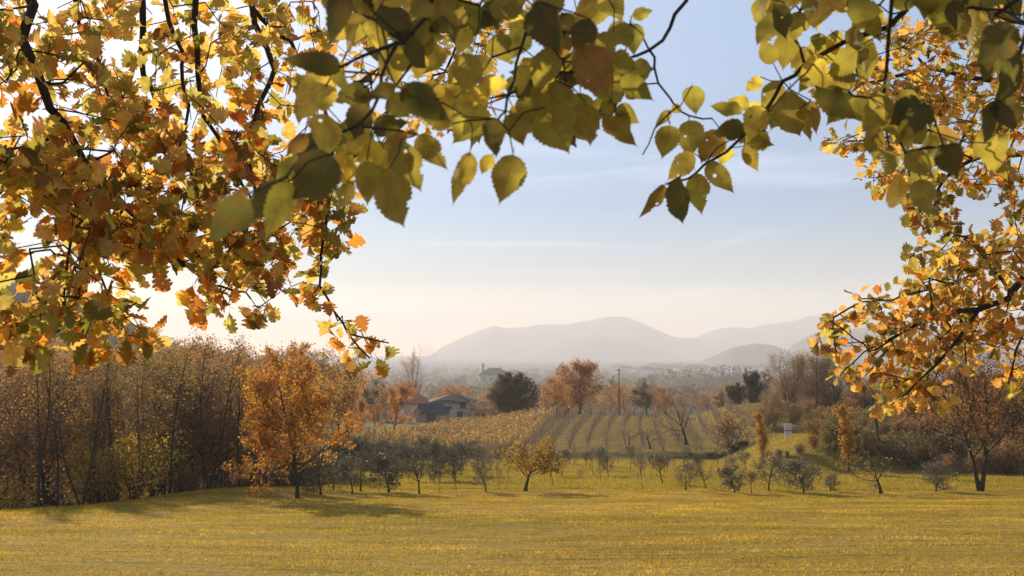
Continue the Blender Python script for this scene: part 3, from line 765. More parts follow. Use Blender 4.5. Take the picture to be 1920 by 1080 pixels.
# ---------------------------------------------------------------- vineyard
M_post = plain_mat('weathered_post', (.42, .34, .25), (.55, .46, .34), 12, bump=0)
M_vine = plain_mat('vine_wood', (.13, .09, .065), (.24, .165, .115), 6, bump=0)
M_wire = plain_mat('wire', (.12, .11, .10), (.2, .18, .16), 12, bump=0, rough=.5)
def vine_row(pts, cols, wts, leafn, label, group, seed, tall=1.5, post_every=4.5, twig=M_vine):
    rng = np.random.RandomState(seed)
    pts = np.array(pts); seg = np.linalg.norm(np.diff(pts[:, :2], axis=0), axis=1); cum = np.concatenate([[0], np.cumsum(seg)])
    L = cum[-1]
    o0 = pts[0].copy(); o0[2] = H(o0[0], o0[1])
    e = thing('vine_row', o0, label, 'vine row', group)
    def P(s):
        x = np.interp(s, cum, pts[:, 0]); y = np.interp(s, cum, pts[:, 1]); return np.array([x, y, float(H(x, y))])
    polys = []
    s = .6
    C = []
    while s < L:
        b = P(s) - o0
        hgt = tall * rng.uniform(.4, .55)
        t_ = np.array([b + [0, 0, -.05], b + [rng.normal() * .05, 0, hgt * .6], b + [rng.normal() * .08, 0, hgt]])
        polys.append((t_, np.array([.03, .022, .018])))
        for q in range(6):
            a = P(min(L, max(0, s + rng.uniform(-.6, .6)))) - o0 + np.array([rng.normal() * .1, 0, hgt])
            top = a + np.array([rng.normal() * .12, rng.normal() * .2, tall - hgt + rng.normal() * .15])
            m_ = (a + top) / 2 + rng.normal(size=3) * .06
            polys.append((np.array([a, m_, top]), np.array([.010, .008, .004])))
            for _ in range(leafn):
                if rng.uniform() < .9: C.append(a + (top - a) * rng.uniform(0, 1.05) + rng.normal(size=3) * .1)
        s += rng.uniform(.9, 1.3)
    V, Fq = tubes(polys, 3)
    obj('vines', make_mesh('vines', V, [Fq], twig), e)
    if C:
        C = np.array(C)
        V, Fq, T = quadleaves(C, .085 if leafn > 4 else .06, rng, palette(rng, len(C), cols, wts), fold=.2)
        obj('foliage', make_mesh('vine_foliage', V, [Fq], M_leaf, tint=T, smooth=False), e)
    # wires
    ss_ = np.arange(0, L, 2.0)
    wp = []
    for hh in (.75, 1.25):
        wp.append((np.array([P(q) - o0 + [0, 0, hh] for q in ss_]), np.full(len(ss_), .006)))
    V, Fq = tubes(wp, 3)
    obj('wire', make_mesh('wire', V, [Fq], M_wire), e)
    s = 0
    while s <= L:
        po = obj('post', POST, e, P(s) - o0)
        po.rotation_euler = (rng.normal() * .03, rng.normal() * .03, 0); s += post_every
V, Fq = tubes([(np.array([[0, 0, -.1], [0, 0, .8], [0, 0, 1.75], [0, 0, 1.755]]), np.array([.045, .042, .04, .001]))], 6)
POST = make_mesh('post', V, [Fq], M_post)
rowi = 0
ORD = 'first second third fourth fifth sixth seventh eighth ninth tenth eleventh twelfth thirteenth fourteenth fifteenth'.split()
nl_ = nr_ = 0
x = -15.5
while x < 28:
    left = x < 2.0
    Y0 = 112 + max(0, -x) * .25 if left else 118.5
    Y1 = 176 if not left else 182
    if x > 22: Y1 = 170
    pts = []
    for k in range(12):
        f = k / 11; y = Y0 + (Y1 - Y0) * f
        pts.append((x + .07 * (y - Y0) + 2.6 * f ** 2.0, y, 0))
    if left:
        vine_row(pts, [(.56, .35, .09), (.46, .24, .07), (.36, .26, .10), (.28, .17, .09)], [3, 2, 2, 1], 5,
                 'yellow leaved vine row on pale stakes, %s from the left' % ORD[nl_], 'vineyard rows with yellow leaves', rowi, tall=1.7, post_every=2.6)
    else:
        vine_row(pts, [(.28, .17, .09), (.36, .22, .09), (.18, .12, .08)], [2, 1, 2], 2,
                 'bare dark vine row on the green slope, %s right of the yellow rows' % ORD[nr_], 'bare vineyard rows on the slope', rowi, post_every=4.2)
    nl_ += left; nr_ += not left
    x += 1.75 if left else 2.05
    rowi += 1

P_mid_ = None
P_mid = [tree_proto('md', 161 + k, 10, .16, dict(SP_round, kids=[11, 6, 5, 0], ratio=[.45, .5, .45], start=[.15, .15, .1]),
         dict(n=[1, 2, .7, 3][k], size=.20, cols=[[(.32, .18, .09), (.22, .14, .08)], [(.42, .19, .07), (.30, .18, .08)], [(.24, .16, .10), (.32, .19, .11)], [(.10, .09, .055), (.15, .11, .06)]][k], wts=[1, 1], sig=.35), twig=M_twig) for k in range(4)]

# ---------------------------------------------------------------- houses, poles, board, smoke
def box(V, Fs, x0, x1, y0, y1, z0, z1):
    o = len(V)
    V += [(x0, y0, z0), (x1, y0, z0), (x1, y1, z0), (x0, y1, z0), (x0, y0, z1), (x1, y0, z1), (x1, y1, z1), (x0, y1, z1)]
    Fs += [(o, o + 3, o + 2, o + 1), (o + 4, o + 5, o + 6, o + 7), (o, o + 1, o + 5, o + 4), (o + 1, o + 2, o + 6, o + 5), (o + 2, o + 3, o + 7, o + 6), (o + 3, o, o + 4, o + 7)]
def boxes(name, lst, mat, parent):
    V, Fs = [], []
    for b in lst: box(V, Fs, *b)
    return obj(name, make_mesh(name, np.array(V), [np.array(Fs)], mat, smooth=False), parent)
def hip_roof(name, x0, x1, y0, y1, z0, h, mat, parent, over=.5, inset=None, t=.18):
    x0 -= over; x1 += over; y0 -= over; y1 += over
    i = inset if inset is not None else (y1 - y0) / 2
    V = [(x0, y0, z0), (x1, y0, z0), (x1, y1, z0), (x0, y1, z0), (x0, y0, z0 + t), (x1, y0, z0 + t), (x1, y1, z0 + t), (x0, y1, z0 + t),
         (x0 + i, (y0 + y1) / 2, z0 + t + h), (x1 - i, (y0 + y1) / 2, z0 + t + h)]
    q = [(0, 3, 2, 1), (0, 1, 5, 4), (1, 2, 6, 5), (2, 3, 7, 6), (3, 0, 4, 7), (4, 5, 9, 8), (6, 7, 8, 9)]
    tr = [(5, 6, 9), (7, 4, 8)]
    return obj(name, make_mesh(name, np.array(V), [np.array(q), np.array(tr)], mat, smooth=False), parent)
M_wall = plain_mat('plaster', (.58, .49, .38), (.66, .56, .45), 1.2, bump=.1)
M_wall2 = plain_mat('old_plaster', (.36, .30, .24), (.44, .37, .30), 1.0, bump=.1)
M_roof = plain_mat('dark_roof', (.05, .045, .045), (.09, .075, .07), 4, bump=.3)
M_tile = plain_mat('clay_roof', (.16, .08, .05), (.24, .12, .07), 4, bump=.3)
M_slate = plain_mat('slate_roof', (.05, .06, .075), (.08, .09, .11), 4, bump=.3, rough=.95, spec=.08)
M_glass = plain_mat('window_glass', (.03, .032, .035), (.05, .052, .055), 2, rough=.15, bump=0, spec=.5)
M_frame = plain_mat('brown_frames', (.12, .07, .045), (.16, .10, .06), 5, bump=0)
M_panel = plain_mat('roof_light', (.55, .55, .54), (.62, .62, .60), 3, rough=.25, bump=0, spec=.8)
gx = (858 - 960) / F * 232
g0 = -14.9
e = thing('house', (gx, 232, g0 + .1), 'cream plaster house with a low dark roof and pale roof panels beyond the vineyard', 'house', rz=.12, scale=.86)
boxes('wall', [(-5.6, 4.6, 0, 8, 0, 4.3), (-2.0, 4.6, -1.6, 0, 0, 2.6)], M_wall, e)
hip_roof('roof', -5.6, 4.6, 0, 8, 4.3, 1.5, M_roof, e, over=1.1)
boxes('roof_panel', [(-4.6, -1.0, .2, 1.6, 4.95, 5.02)], M_panel, e)
boxes('chimney', [(.6, 1.1, 4, 4.5, 5.2, 6.9)], M_wall2, e)
w_ = boxes('window', [(-3.2, -1.2, -.05, .0, 2.0, 3.3)], M_frame, e); boxes('pane', [(-3.05, -1.35, -.07, -.052, 2.15, 3.15)], M_glass, w_)
w_ = boxes('window', [(2.6, 3.8, -1.65, -1.6, .9, 2.1)], M_frame, e); boxes('pane', [(2.72, 3.68, -1.67, -1.652, 1.0, 2.0)], M_glass, w_)
boxes('door', [(-.2, 1.2, -1.66, -1.6, 0, 2.2)], M_frame, e)
boxes('balcony', [(-.4, 4.5, -1.55, -.02, 2.62, 2.75)], M_wall2, e)
boxes('shutter', [(.6, 2.2, -.06, 0, 2.8, 4.1)], M_frame, e)
e = thing('outbuilding', ((812 - 960) / F * 222, 222, float(H((812 - 960) / F * 222, 222)) - .2), 'low outbuilding with a blue grey pitched roof in front of the cream house', 'building', rz=.2)
boxes('wall', [(-3.4, 3.0, 0, 5, 0, 2.0)], M_wall2, e)
hip_roof('roof', -3.4, 3.0, 0, 5, 2.0, 1.7, M_slate, e, over=.5, inset=1.2)
boxes('door', [(-1.2, .6, -.06, 0, 0, 1.8)], M_frame, e)
e = thing('shed', ((902 - 960) / F * 228, 228, float(H((902 - 960) / F * 228, 228)) - .3), 'brown gabled shed on the right of the cream house', 'shed', rz=-.5)
boxes('wall', [(-2.4, 2.4, 0, 5, 0, 2.6)], M_wall2, e)
hip_roof('roof', -2.4, 2.4, 0, 5, 2.6, 1.5, M_tile, e, over=.6, inset=.6)
boxes('door', [(-.9, .9, -.06, 0, 0, 2.1)], M_frame, e)
e = thing('small_house', ((783 - 960) / F * 250, 250, float(H((783 - 960) / F * 250, 250))), 'little orange roofed house behind the outbuilding, left of the cream house', 'house', rz=.3)
boxes('wall', [(-3, 4, 0, 5, 0, 3.4)], M_wall, e)
hip_roof('roof', -3, 4, 0, 5, 3.4, 1.6, plain_mat('orange_tiles', (.42, .16, .06), (.5, .22, .09), 3), e, over=.5)
boxes('window', [(-1, .2, -.05, 0, 1.2, 2.4)], M_glass, e)
e = thing('small_house', ((712 - 960) / F * 300, 300, float(H((712 - 960) / F * 300, 300))), 'small white house far behind the trees in the blue smoke', 'house', rz=.1)
boxes('wall', [(-2.5, 2.5, 0, 5, 0, 3.0)], plain_mat('white_plaster', (.6, .6, .6), (.7, .7, .7), 3), e)
hip_roof('roof', -2.5, 2.5, 0, 5, 3.0, 1.3, M_panel, e, over=.3)
boxes('window', [(-1, .2, -.05, 0, 1.2, 2.2)], M_glass, e)
# the villa
Yv = 1250
vx = (928 - 960) / F * Yv; zt = at(928, 703, Yv)[2]
e = thing('villa', (vx, Yv, zt - 13 * 2.2), 'large hazy villa with a hipped roof and tall chimney on the skyline', 'villa', rz=.05)
e.scale = (2.2, 2.2, 2.2)
boxes('wall', [(-8, 8, 0, 11, 0, 13)], M_wall, e)
hip_roof('roof', -8, 8, 0, 11, 13, 3.4, M_roof, e, over=.9)
boxes('chimney', [(-6.6, -5.4, 3, 4.2, 13, 18.2), (-6.8, -5.2, 2.8, 4.4, 18.2, 18.8)], M_wall2, e)
boxes('chimney', [(3.2, 3.6, 5, 5.5, 16.2, 17.8)], M_wall2, e)
for k in range(4):
    w_ = boxes('window', [(-6.2 + k * 3.6, -4.9 + k * 3.6, -.08, 0, 9.6, 11.6)], M_frame, e)
    boxes('pane', [(-6.1 + k * 3.6, -5.0 + k * 3.6, -.1, -.083, 9.7, 11.5)], M_glass, w_)
for i, (px, Y, ty) in enumerate([(778, 214, 762), (832, 206, 781), (893, 216, 752), (922, 214, 742), (868, 206, 782)]):
    put_at('russet_tree', P_mid, i + (i == 3), px, Y, ty, 9.6, ['small brown tree at the left corner of the outbuilding', 'low russet bush tree in front of the cream house', 'thin brown tree before the brown shed', 'brown tree between shed and dark round tree', 'low bushy tree right of the cream house door'][i], 'tree')
# utility poles
def pole(px, Y, toppy, basepy, lean, label, arm=True, r=.11):
    x = (px - 960) / F * Y
    g = onground(x, Y); top = at(px, toppy, Y)[2] - g[2]
    e = thing('utility_pole', g, label, 'pole')
    V, Fq = tubes([(np.array([[0, 0, -.3], [lean * .5, 0, top * .5], [lean, 0, top], [lean, 0, top + .01]]), np.array([r, r * .85, r * .7, .001]))], 8)
    obj('pole', make_mesh('pole', V, [Fq], M_bark), e)
    if arm:
        boxes('crossarm', [(lean - .35, lean + .35, -.16, -.09, top - .5, top - .4)], M_bark, e)
        V, Fq = tubes([(np.array([[lean + s, -.12, top - .4], [lean + s, -.12, top - .3], [lean + s, -.12, top - .24], [lean + s, -.12, top - .235]]), np.array([.03, .05, .03, .001])) for s in (-.3, .3)], 6)
        obj('insulator', make_mesh('insulator', V, [Fq], M_panel), e)
pole(1160, 190, 690, 770, 0, 'tall thin utility pole rising above the vineyard')
pole(1529, 125, 668, 790, 0, 'thin pole standing among the bare round trees', arm=False, r=.07)
gq = ground(1645, 826)
pole(1645, gq[1], 745, 826, -.55, 'leaning wooden pole on the grassy terrace at right', arm=False, r=.10)
# white board on posts
gq = ground(1478, 822)
e = thing('notice_board', gq, 'small white board on short legs at the right end of the vineyard', 'board', rz=.15)
sc = gq[1] / F
M_white = plain_mat('white_paint', (.74, .66, .58), (.82, .74, .66), 2, bump=0)
boxes('panel', [(-7 * sc, 7 * sc, 0, .06, 6 * sc, 28 * sc)], M_white, e)
boxes('frame', [(-7.4 * sc, 7.4 * sc, -.03, 0, 14 * sc, 15.2 * sc)], M_frame, e)
for s in (-5.5, 5.5): boxes('leg', [((s - .7) * sc, (s + .7) * sc, .062, .13, -.2, 27 * sc)], M_white, e)

def smoke(px, Y, h, r0, r1, dens, label, drift):
    x = (px - 960) / F * Y; g = onground(x, Y)
    mt, t = new_mat('smoke'); o = N(t, 'ShaderNodeOutputMaterial'); pv = N(t, 'ShaderNodeVolumePrincipled')
    pv.inputs['Density'].default_value = dens; pv.inputs['Color'].default_value = (.72, .84, 1, 1)
    t.links.new(pv.outputs[0], o.inputs['Volume'])
    k = 9; f = np.linspace(0, 1, k)
    P = np.stack([drift * f ** 1.5 + .6 * np.sin(f * 7), .5 * np.cos(f * 6), h * f], -1)
    V, Fq = tubes([(P, (r0 + (r1 - r0) * f ** .8) * (1 + .15 * np.sin(f * 13)))], 12)
    V = np.concatenate([V, [P[0] - [0, 0, .01], P[-1] + [0, 0, r1 * .6]]]); m = len(V)
    tr = [((j + 1) % 12, j, m - 2) for j in range(12)] + [((k - 1) * 12 + j, (k - 1) * 12 + (j + 1) % 12, m - 1) for j in range(12)]
    tag(obj('smoke', make_mesh('smoke', V, [Fq, np.array(tr)], mt), None, g), label, 'smoke', kind='stuff')
smoke(708, 285, 17, 2.0, 5.0, .028, 'pale blue smoke drifting up between the trees left of the houses', -4)
smoke(792, 262, 16, .7, 2.6, .05, 'thin column of smoke rising behind the orange roofed house', 1.5)

# ---------------------------------------------------------------- middle distance trees
TOPR = [(640, 690), (700, 694), (760, 700), (800, 704), (870, 708), (885, 722), (975, 722), (1010, 705), (1130, 712), (1200, 712), (1300, 716), (1380, 712), (1450, 700), (1920, 690)]
n = 0; tries = 0
lab = ['brown leaved', 'russet', 'leafless', 'dark green']
while n < 270 and tries < 4000:
    tries += 1
    Y = 205 + 430 * R.random() ** 1.4; px = R.uniform(600, 2000)
    x = (px - 960) / F * Y
    if 205 < Y < 246 and 755 < px < 925: continue
    if Y < 234 and 925 < px < 1000: continue
    g = onground(x, Y); h = R.uniform(6, 13)
    tp = project(np.array([x, Y, g[2] + h * .95]))
    lim = np.interp(px, [a for a, b in TOPR], [b for a, b in TOPR]) + R.uniform(0, 26)
    if tp[1] < lim:
        h = max(3.5, h * .6); tp = project(np.array([x, Y, g[2] + h * .95]))
        if tp[1] < lim: continue
    if Y < 232 and 760 < px < 930 and tp[1] < 788: continue
    k = R.choice([0, 0, 1, 2, 2, 3] if R.random() < .7 else [0, 1, 2])
    plant(['brown_tree', 'russet_tree', 'leafless_tree', 'evergreen_tree'][k], P_mid[k], g, '%s tree in the hazy %s, %s' % (lab[k], 'near belt' if Y < 320 else 'far belt', zone(px, [(730, 'behind the bluish smoke'), (800, 'left of the cream house'), (925, 'between house and villa'), (1015, 'behind the dark round tree'), (1150, 'around the large autumn oak'), (1290, 'right of the utility pole'), (1440, 'left of the bare round trees'), (5000, 'behind the right bank')])), 'tree', 'trees in the belt beyond the vineyard', R.uniform(0, 6), (h / 9.6 * 1.1, h / 9.6 * 1.1, h / 9.6))
    n += 1
for i in range(150):          # the wooded hill at far left
    Y = R.uniform(230, 430) if i < 85 else R.uniform(420, 520); px = R.uniform(-260, 430) if i < 85 else R.uniform(130, 420)
    x = (px - 960) / F * Y; g = onground(x, Y); k = R.choice([0, 2, 3, 3]); h = R.uniform(9, 15)
    tp = project(np.array([x, Y, g[2] + h]))
    if px > 20 and tp[1] < np.interp(px, [0, 60, 200, 270, 300, 350, 430], [525, 560, 620, 608, 612, 645, 655]): continue
    plant('hillside_tree', P_mid[k], g, 'hazy tree on the wooded hill at far left', 'tree', 'trees on the far left hill', R.uniform(0, 6), h / 9.6)

# far woods as one mass
def far_woods():
    rng = np.random.RandomState(5)
    C = []; sz = []
    n = 3400
    Y = 640 + 3000 * rng.uniform(size=n) ** 1.6
    u = rng.uniform(-.50, .55, n)
    dens = np.sin(Y / 90 + u * 9) + np.sin(Y / 37 - u * 23) + rng.normal(size=n) * .8
    X = u * Y
    Y = Y[dens > -.3]; X = X[dens > -.3]
    Z = H(X, Y)
    hh = rng.uniform(7, 14, len(X))
    k = 70
    a = rng.normal(size=(len(X), k, 3)); a = unit(a) * rng.uniform(.4, 1, (len(X), k, 1)) ** .5
    C = np.stack([X, Y, Z + hh * .55], -1)[:, None, :] + a * np.stack([hh * .5, hh * .5, hh * .5], -1)[:, None, :]
    base = palette(rng, len(X), [(.06, .06, .035), (.13, .085, .05), (.18, .11, .055), (.10, .085, .05)], [2, 2, 1, 2])
    T = np.repeat(base, k, 0)
    V, Fq, TT = quadleaves(C.reshape(-1, 3), np.repeat(hh * .10, k), rng, T)
    tag(obj('far_woods', make_mesh('far_woods', V, [Fq], M_leaf, tint=TT, smooth=False)), 'hazy far woods spread over the plain', 'woods', kind='stuff')
far_woods()

# the town far off on the plain
M_town = plain_mat('town_walls', (.6, .56, .5), (.75, .7, .64), .02, bump=0)
V, Fs = [], []; box(V, Fs, -8, 8, 0, 10, 0, 7)
TW = make_mesh('wall', np.array(V), [np.array(Fs)], M_town, smooth=False)
Vr = [(-8.6, -.6, 7.02), (8.6, -.6, 7.02), (8.6, 10.6, 7.02), (-8.6, 10.6, 7.02), (-8.6, 5, 10), (8.6, 5, 10)]
TR = make_mesh('roof', np.array(Vr), [np.array([(0, 1, 5, 4), (2, 3, 4, 5), (0, 3, 2, 1)]), np.array([(1, 2, 5), (3, 0, 4)])], M_tile, smooth=False)
for i in range(120):
    if i < 90: px = R.gauss(1300, 75); Y = R.uniform(2500, 3600)
    else: px = R.uniform(960, 1500); Y = R.uniform(2200, 3800)
    x = (px - 960) / F * Y
    e = thing('town_house', onground(x, Y), 'tiny pale house of the distant town on the plain', 'house', 'houses of the distant town', R.uniform(-.5, .5), R.uniform(.7, 1.9))
    obj('wall', TW, e); obj('roof', TR, e)

# ---------------------------------------------------------------- grass on the meadow
def grass():
    rng = np.random.RandomState(3)
    n = 420000
    Y = np.sqrt(rng.uniform(13.0 ** 2, 60.0 ** 2, n)); X = rng.uniform(-.56, .56, n) * Y
    e = np.interp(Y, EY, EX)
    clump = 1.3 * vnoise(X, Y, 1.3, .55) + 1.1 * vnoise(X + 31, Y, .45, .22) + .9 * vnoise(X, Y + 17, 4, 1.3) + rng.normal(size=n) * .45
    keep = (X > e - 1.5) & (clump > -.4)
    X, Y, clump = X[keep], Y[keep], clump[keep]; n = len(X)
    Z = H(X, Y)
    h = rng.uniform(.02, .05, n) * (1 + .35 * np.clip(clump, -1, 2)); h[np.abs(X - e[keep]) < 2] *= 1.8
    w = .006 + .00022 * Y
    a = rng.uniform(0, np.pi, n)
    lean = rng.normal(size=(n, 2)) * .035
    B = np.stack([X, Y, Z - .005], -1)
    s = np.stack([np.cos(a) * w, np.sin(a) * w, 0 * w], -1)
    T = B + np.stack([lean[:, 0], lean[:, 1], h], -1)
    V = np.stack([B - s, B + s, T], 1).reshape(-1, 3)
    patch = 2.2 * vnoise(X, Y, 7, 2.0) + 1.2 * vnoise(X + 9, Y, 1.1, .7) + .8 * vnoise(X, Y + 5, 14, 5)
    wg = np.clip(.5 + .2 * patch + rng.normal(size=n) * .25, 0, 1)[:, None]
    colr = np.array(G_GREEN) * 1.15 * (1 - wg) + np.array(G_STRAW) * 1.15 * wg
    colr *= rng.uniform(.7, 1.12, (n, 1)) * (1 + .26 * np.clip(vnoise(X + 3, Y, 2.4, .9) + vnoise(X, Y, .6, .4), -1.2, 1.2))[:, None]
    me = make_mesh('grass', V, [np.arange(3 * n).reshape(n, 3)], M_grassb, tint=np.repeat(colr, 3, 0), smooth=False)
    tag(obj('grass', me), 'short mown yellow green grass of the foreground meadow', 'grass', kind='stuff')
grass()
def rough_grass():
    rng = np.random.RandomState(13)
    n = 520000
    Y = 56 + 134 * rng.uniform(size=n) ** 1.25; X = rng.uniform(-.26, .5, n) * Y
    e = np.interp(Y, EY, EX)
    clump = 1.2 * vnoise(X, Y, 2.2, 1.4) + 1.0 * vnoise(X + 3, Y, .7, .6) + rng.normal(size=n) * .6
    rb = ss((X - 26 - (Y - 85) * .12 + wob(X, Y, 4, 1.2)) / 6) * ss((Y - 72) / 6)
    keep = (X > e - .5) & (clump > -.6) & (rb < rng.uniform(.2, 1, n))
    X, Y, clump = X[keep], Y[keep], clump[keep]; n = len(X)
    Z = H(X, Y)
    h = rng.uniform(.05, .13, n) * (1 + .3 * np.clip(clump, -1, 2))
    w = .004 + .00030 * Y
    a = rng.uniform(0, np.pi, n); lean = rng.normal(size=(n, 2)) * .05
    B = np.stack([X, Y, Z - .01], -1); s = np.stack([np.cos(a) * w, np.sin(a) * w, 0 * w], -1)
    T = B + np.stack([lean[:, 0], lean[:, 1], h], -1)
    V = np.stack([B - s, B + s, T], 1).reshape(-1, 3)
    wg = np.clip(.35 + .45 * vnoise(X, Y, 6, 5) + rng.normal(size=n) * .3, 0, 1)[:, None]
    colr = np.array((.33, .255, .05)) * (1 - wg) + np.array((.46, .315, .085)) * wg
    fy = ss((Y - 106) / 10)[:, None]; colr = colr * (1 - fy) + fy * (np.array((.27, .205, .09)) * (1 - wg) + np.array((.38, .27, .13)) * wg)
    colr *= rng.uniform(.75, 1.25, (n, 1))
    me = make_mesh('rough_grass', V, [np.arange(3 * n).reshape(n, 3)], M_grassb, tint=np.repeat(colr, 3, 0), smooth=False)
    tag(obj('rough_grass', me), 'green grass under the olive grove and between the vine rows', 'grass', kind='stuff')
rough_grass()

# ---------------------------------------------------------------- overhanging trees near the camera
def leaf_oak(seed):
    rng = np.random.RandomState(seed)
    ys = [0, .07]; xs = [.012, .03]
    cs = np.array([.20, .38, .57, .75]) + rng.normal(size=4) * .012
    ws = np.array([.17, .29, .37, .31]) * rng.uniform(.9, 1.12, 4); sn = [.10, .16, .21, .20]
    for c, w, s in zip(cs, ws, sn):
        ys += [c - .06, c - .025, c + .02, c + .06, c + .085, c + .105]; xs += [w * .62, w * .88, w, w * .97, w * .84, s]
    ys += [.91, .96, .99, 1.0]; xs += [.15, .16, .10, .03]
    ys = np.array(ys); xs = np.array(xs)
    ys = np.maximum.accumulate(ys + np.arange(len(ys)) * 1e-4)
    jl = rng.uniform(.85, 1.12, len(ys)); jr = rng.uniform(.85, 1.12, len(ys))
    return leaf_from(ys, xs * jl, xs * jr, rng, .35, .35, .28)
def leaf_elm(seed):
    rng = np.random.RandomState(seed)
    n = 25
    ys = np.linspace(0, 1, n)
    env = np.sin(np.pi * ys ** .68) ** (.72 + .6 * ys) * .36 * rng.uniform(.9, 1.1)
    env = env * (1 - .35 * ss((ys - .82) / .18))
    env[0] = .02; env[-1] = .004
    ser = np.where(np.arange(n) % 2 == 0, 1.0, .90)
    jl = ser * rng.uniform(.96, 1.04, n); jr = np.roll(ser, 1) * rng.uniform(.96, 1.04, n)
    if seed % 3 == 0: jr[14:17] *= .72
    return leaf_from(ys, env * jl, env * jr, rng, .3, .35, .14)
def leaf_from(ys, xl, xr, rng, fold, bend, pet):
    n = len(ys)
    V = []; uv = []
    fb = fold * rng.uniform(.2, 2.4); bb = bend * rng.uniform(-.8, 2.2); tw = rng.normal() * .55; wv = rng.uniform(0, 6)
    sb = rng.normal() * .08
    for i in range(n):
        y = ys[i]
        for sgn, x in ((-1, xl[i]), (-1, xl[i] * .5), (0, 0), (1, xr[i] * .5), (1, xr[i])):
            X_ = sgn * x
            z = fb * abs(X_) * .8 - bb * y * y * .5 + tw * X_ * y + .045 * math.sin(y * 11 + wv + sgn) * (abs(X_) / .3)
            V.append((X_ + sb * y * y, y - abs(X_) * .05, z)); uv.append((X_, y))
    Fq = []
    for i in range(n - 1):
        for k in range(4):
            a = i * 5 + k; Fq.append((a, a + 1, a + 6, a + 5))
    o = len(V)
    for (yy, zz) in ((-pet, -.03), (-pet * .5, 0), (0.02, .004)):   # leaf stalk
        V += [(-.008, yy, zz), (.008, yy, zz)]; uv += [(0, 0), (0, 0)]
    Fq += [(o, o + 1, o + 3, o + 2), (o + 2, o + 3, o + 5, o + 4)]
    V = np.array(V); V[:, 1] += pet
    return V / (1 + pet), np.array(Fq), np.array(uv)
OAKT = [leaf_oak(s) for s in range(16)]
ELMT = [leaf_elm(s) for s in range(16)]
def place_leaves(T, items, rng):
    """items: list of (base, dir, normal, length, tint, widthscale, templ)"""
    Vs, Fs, Us, Cs = [], [], [], []; off = 0
    for base, d, nm, L, c, w, ti in items:
        v, f, u = T[ti]
        y = unit(d); x = unit(np.cross(y, nm)); z = np.cross(x, y)
        M_ = np.stack([x * w, y, z], 0) * L
        Vs.append(v @ M_ + base); Fs.append(f + off); Us.append(u); Cs.append(np.repeat(c[None], len(v), 0)); off += len(v)
    return np.concatenate(Vs), np.concatenate(Fs), np.concatenate(Us), np.concatenate(Cs)

class Skeleton:
    """branches laid by hand, twigs grown from them to every leaf cluster"""
    def __init__(self, seed):
        self.P = []; self.par = []; self.kind = []; self.chains = []; self.rmin = []
        self.rng = np.random.RandomState(seed)
    def add(self, p, par, r=0.0):
        self.P.append(np.array(p, float)); self.par.append(par); self.rmin.append(r); return len(self.P) - 1
    def nearest(self, p, hang=0.0):
        A = np.array(self.P); d = A - p
        w = np.linalg.norm(d, axis=1) + hang * np.clip(p[2] - A[:, 2], 0, None)
        return int(np.argmin(w))
    def bough(self, pts, r0, r1, start=None, step=.12):
        pts = [np.array(p, float) for p in pts]
        # smooth resample (Catmull-Rom)
        Q = [pts[0]] + pts + [pts[-1]]; res = []
        for i in range(1, len(Q) - 2):
            n = max(2, int(np.linalg.norm(Q[i + 1] - Q[i]) / step))
            for k in range(n):
                t = k / n
                res.append(.5 * ((2 * Q[i]) + (-Q[i - 1] + Q[i + 1]) * t + (2 * Q[i - 1] - 5 * Q[i] + 4 * Q[i + 1] - Q[i + 2]) * t * t + (-Q[i - 1] + 3 * Q[i] - 3 * Q[i + 1] + Q[i + 2]) * t ** 3))
        res.append(Q[-2])
        ids = []
        prev = start if start is not None else (self.nearest(res[0]) if self.P else -1)
        chain = [prev] if prev >= 0 else []
        for i, p in enumerate(res):
            prev = self.add(p + (self.rng.normal(size=3) * step * .05 if 0 < i < len(res) - 1 else 0), prev, r0 + (r1 - r0) * i / (len(res) - 1)); chain.append(prev); ids.append(prev)
        self.chains.append((chain, len(ids) > 0)); return ids
    def twig(self, target, step=.1, hang=.3, droop=.12, kmax=1e9):
        n0 = self.nearest(target, hang); A = self.P[n0]; v = target - A; L = np.linalg.norm(v)
        n = max(1, int(L / step))
        prev = n0; chain = [n0]
        side = unit(self.rng.normal(size=3)) * L * .10
        for k in range(1, n + 1):
            t = k / n; b = 4 * t * (1 - t)
            p = A + v * t + side * b + np.array([0, 0, droop * L]) * b + (self.rng.normal(size=3) * step * .10 if k < n else 0)
            prev = self.add(p, prev); chain.append(prev)
        self.chains.append((chain, False))
        return prev, unit(self.P[prev] - self.P[chain[-2]])
    def tubes(self, rt, expo=.42, cap=None):
        n = len(self.P); cnt = np.ones(n)
        for i in range(n - 1, -1, -1):
            if self.par[i] >= 0: cnt[self.par[i]] += cnt[i] * 1.0
        R_ = rt * (cnt * .35 + .6) ** expo
        R_ = np.where(np.array(self.rmin) > 0, np.array(self.rmin), np.minimum(R_, cap or 1e9))
        big, small = [], []
        for ch, b in self.chains:
            p = np.array([self.P[i] for i in ch]); r = np.array([R_[i] for i in ch])
            r[0] = min(r[0], r[1] * 1.15)
            (big if b else small).append((p, r))
        return big, small

def build_overhang(root, sk, leafitems, T, mat, rt, cap, nbough_children=True):
    big, small = sk.tubes(rt, cap=cap)
    V, Fq = tubes(big[:1], 14); obj('trunk', make_mesh('trunk', V, [Fq], M_barkd), root)
    V, Fq = tubes(small, 4); V2, F2 = tubes(big[1:], 8)
    obj('branches', make_mesh('branches', np.concatenate([V, V2]), [np.concatenate([Fq, F2 + len(V)])], M_barkd), root)
    V, Fq, U, Cc = place_leaves(T, leafitems, sk.rng)
    obj('leaves', make_mesh('leaves', V, [Fq], mat, tint=Cc, uv=U), root)

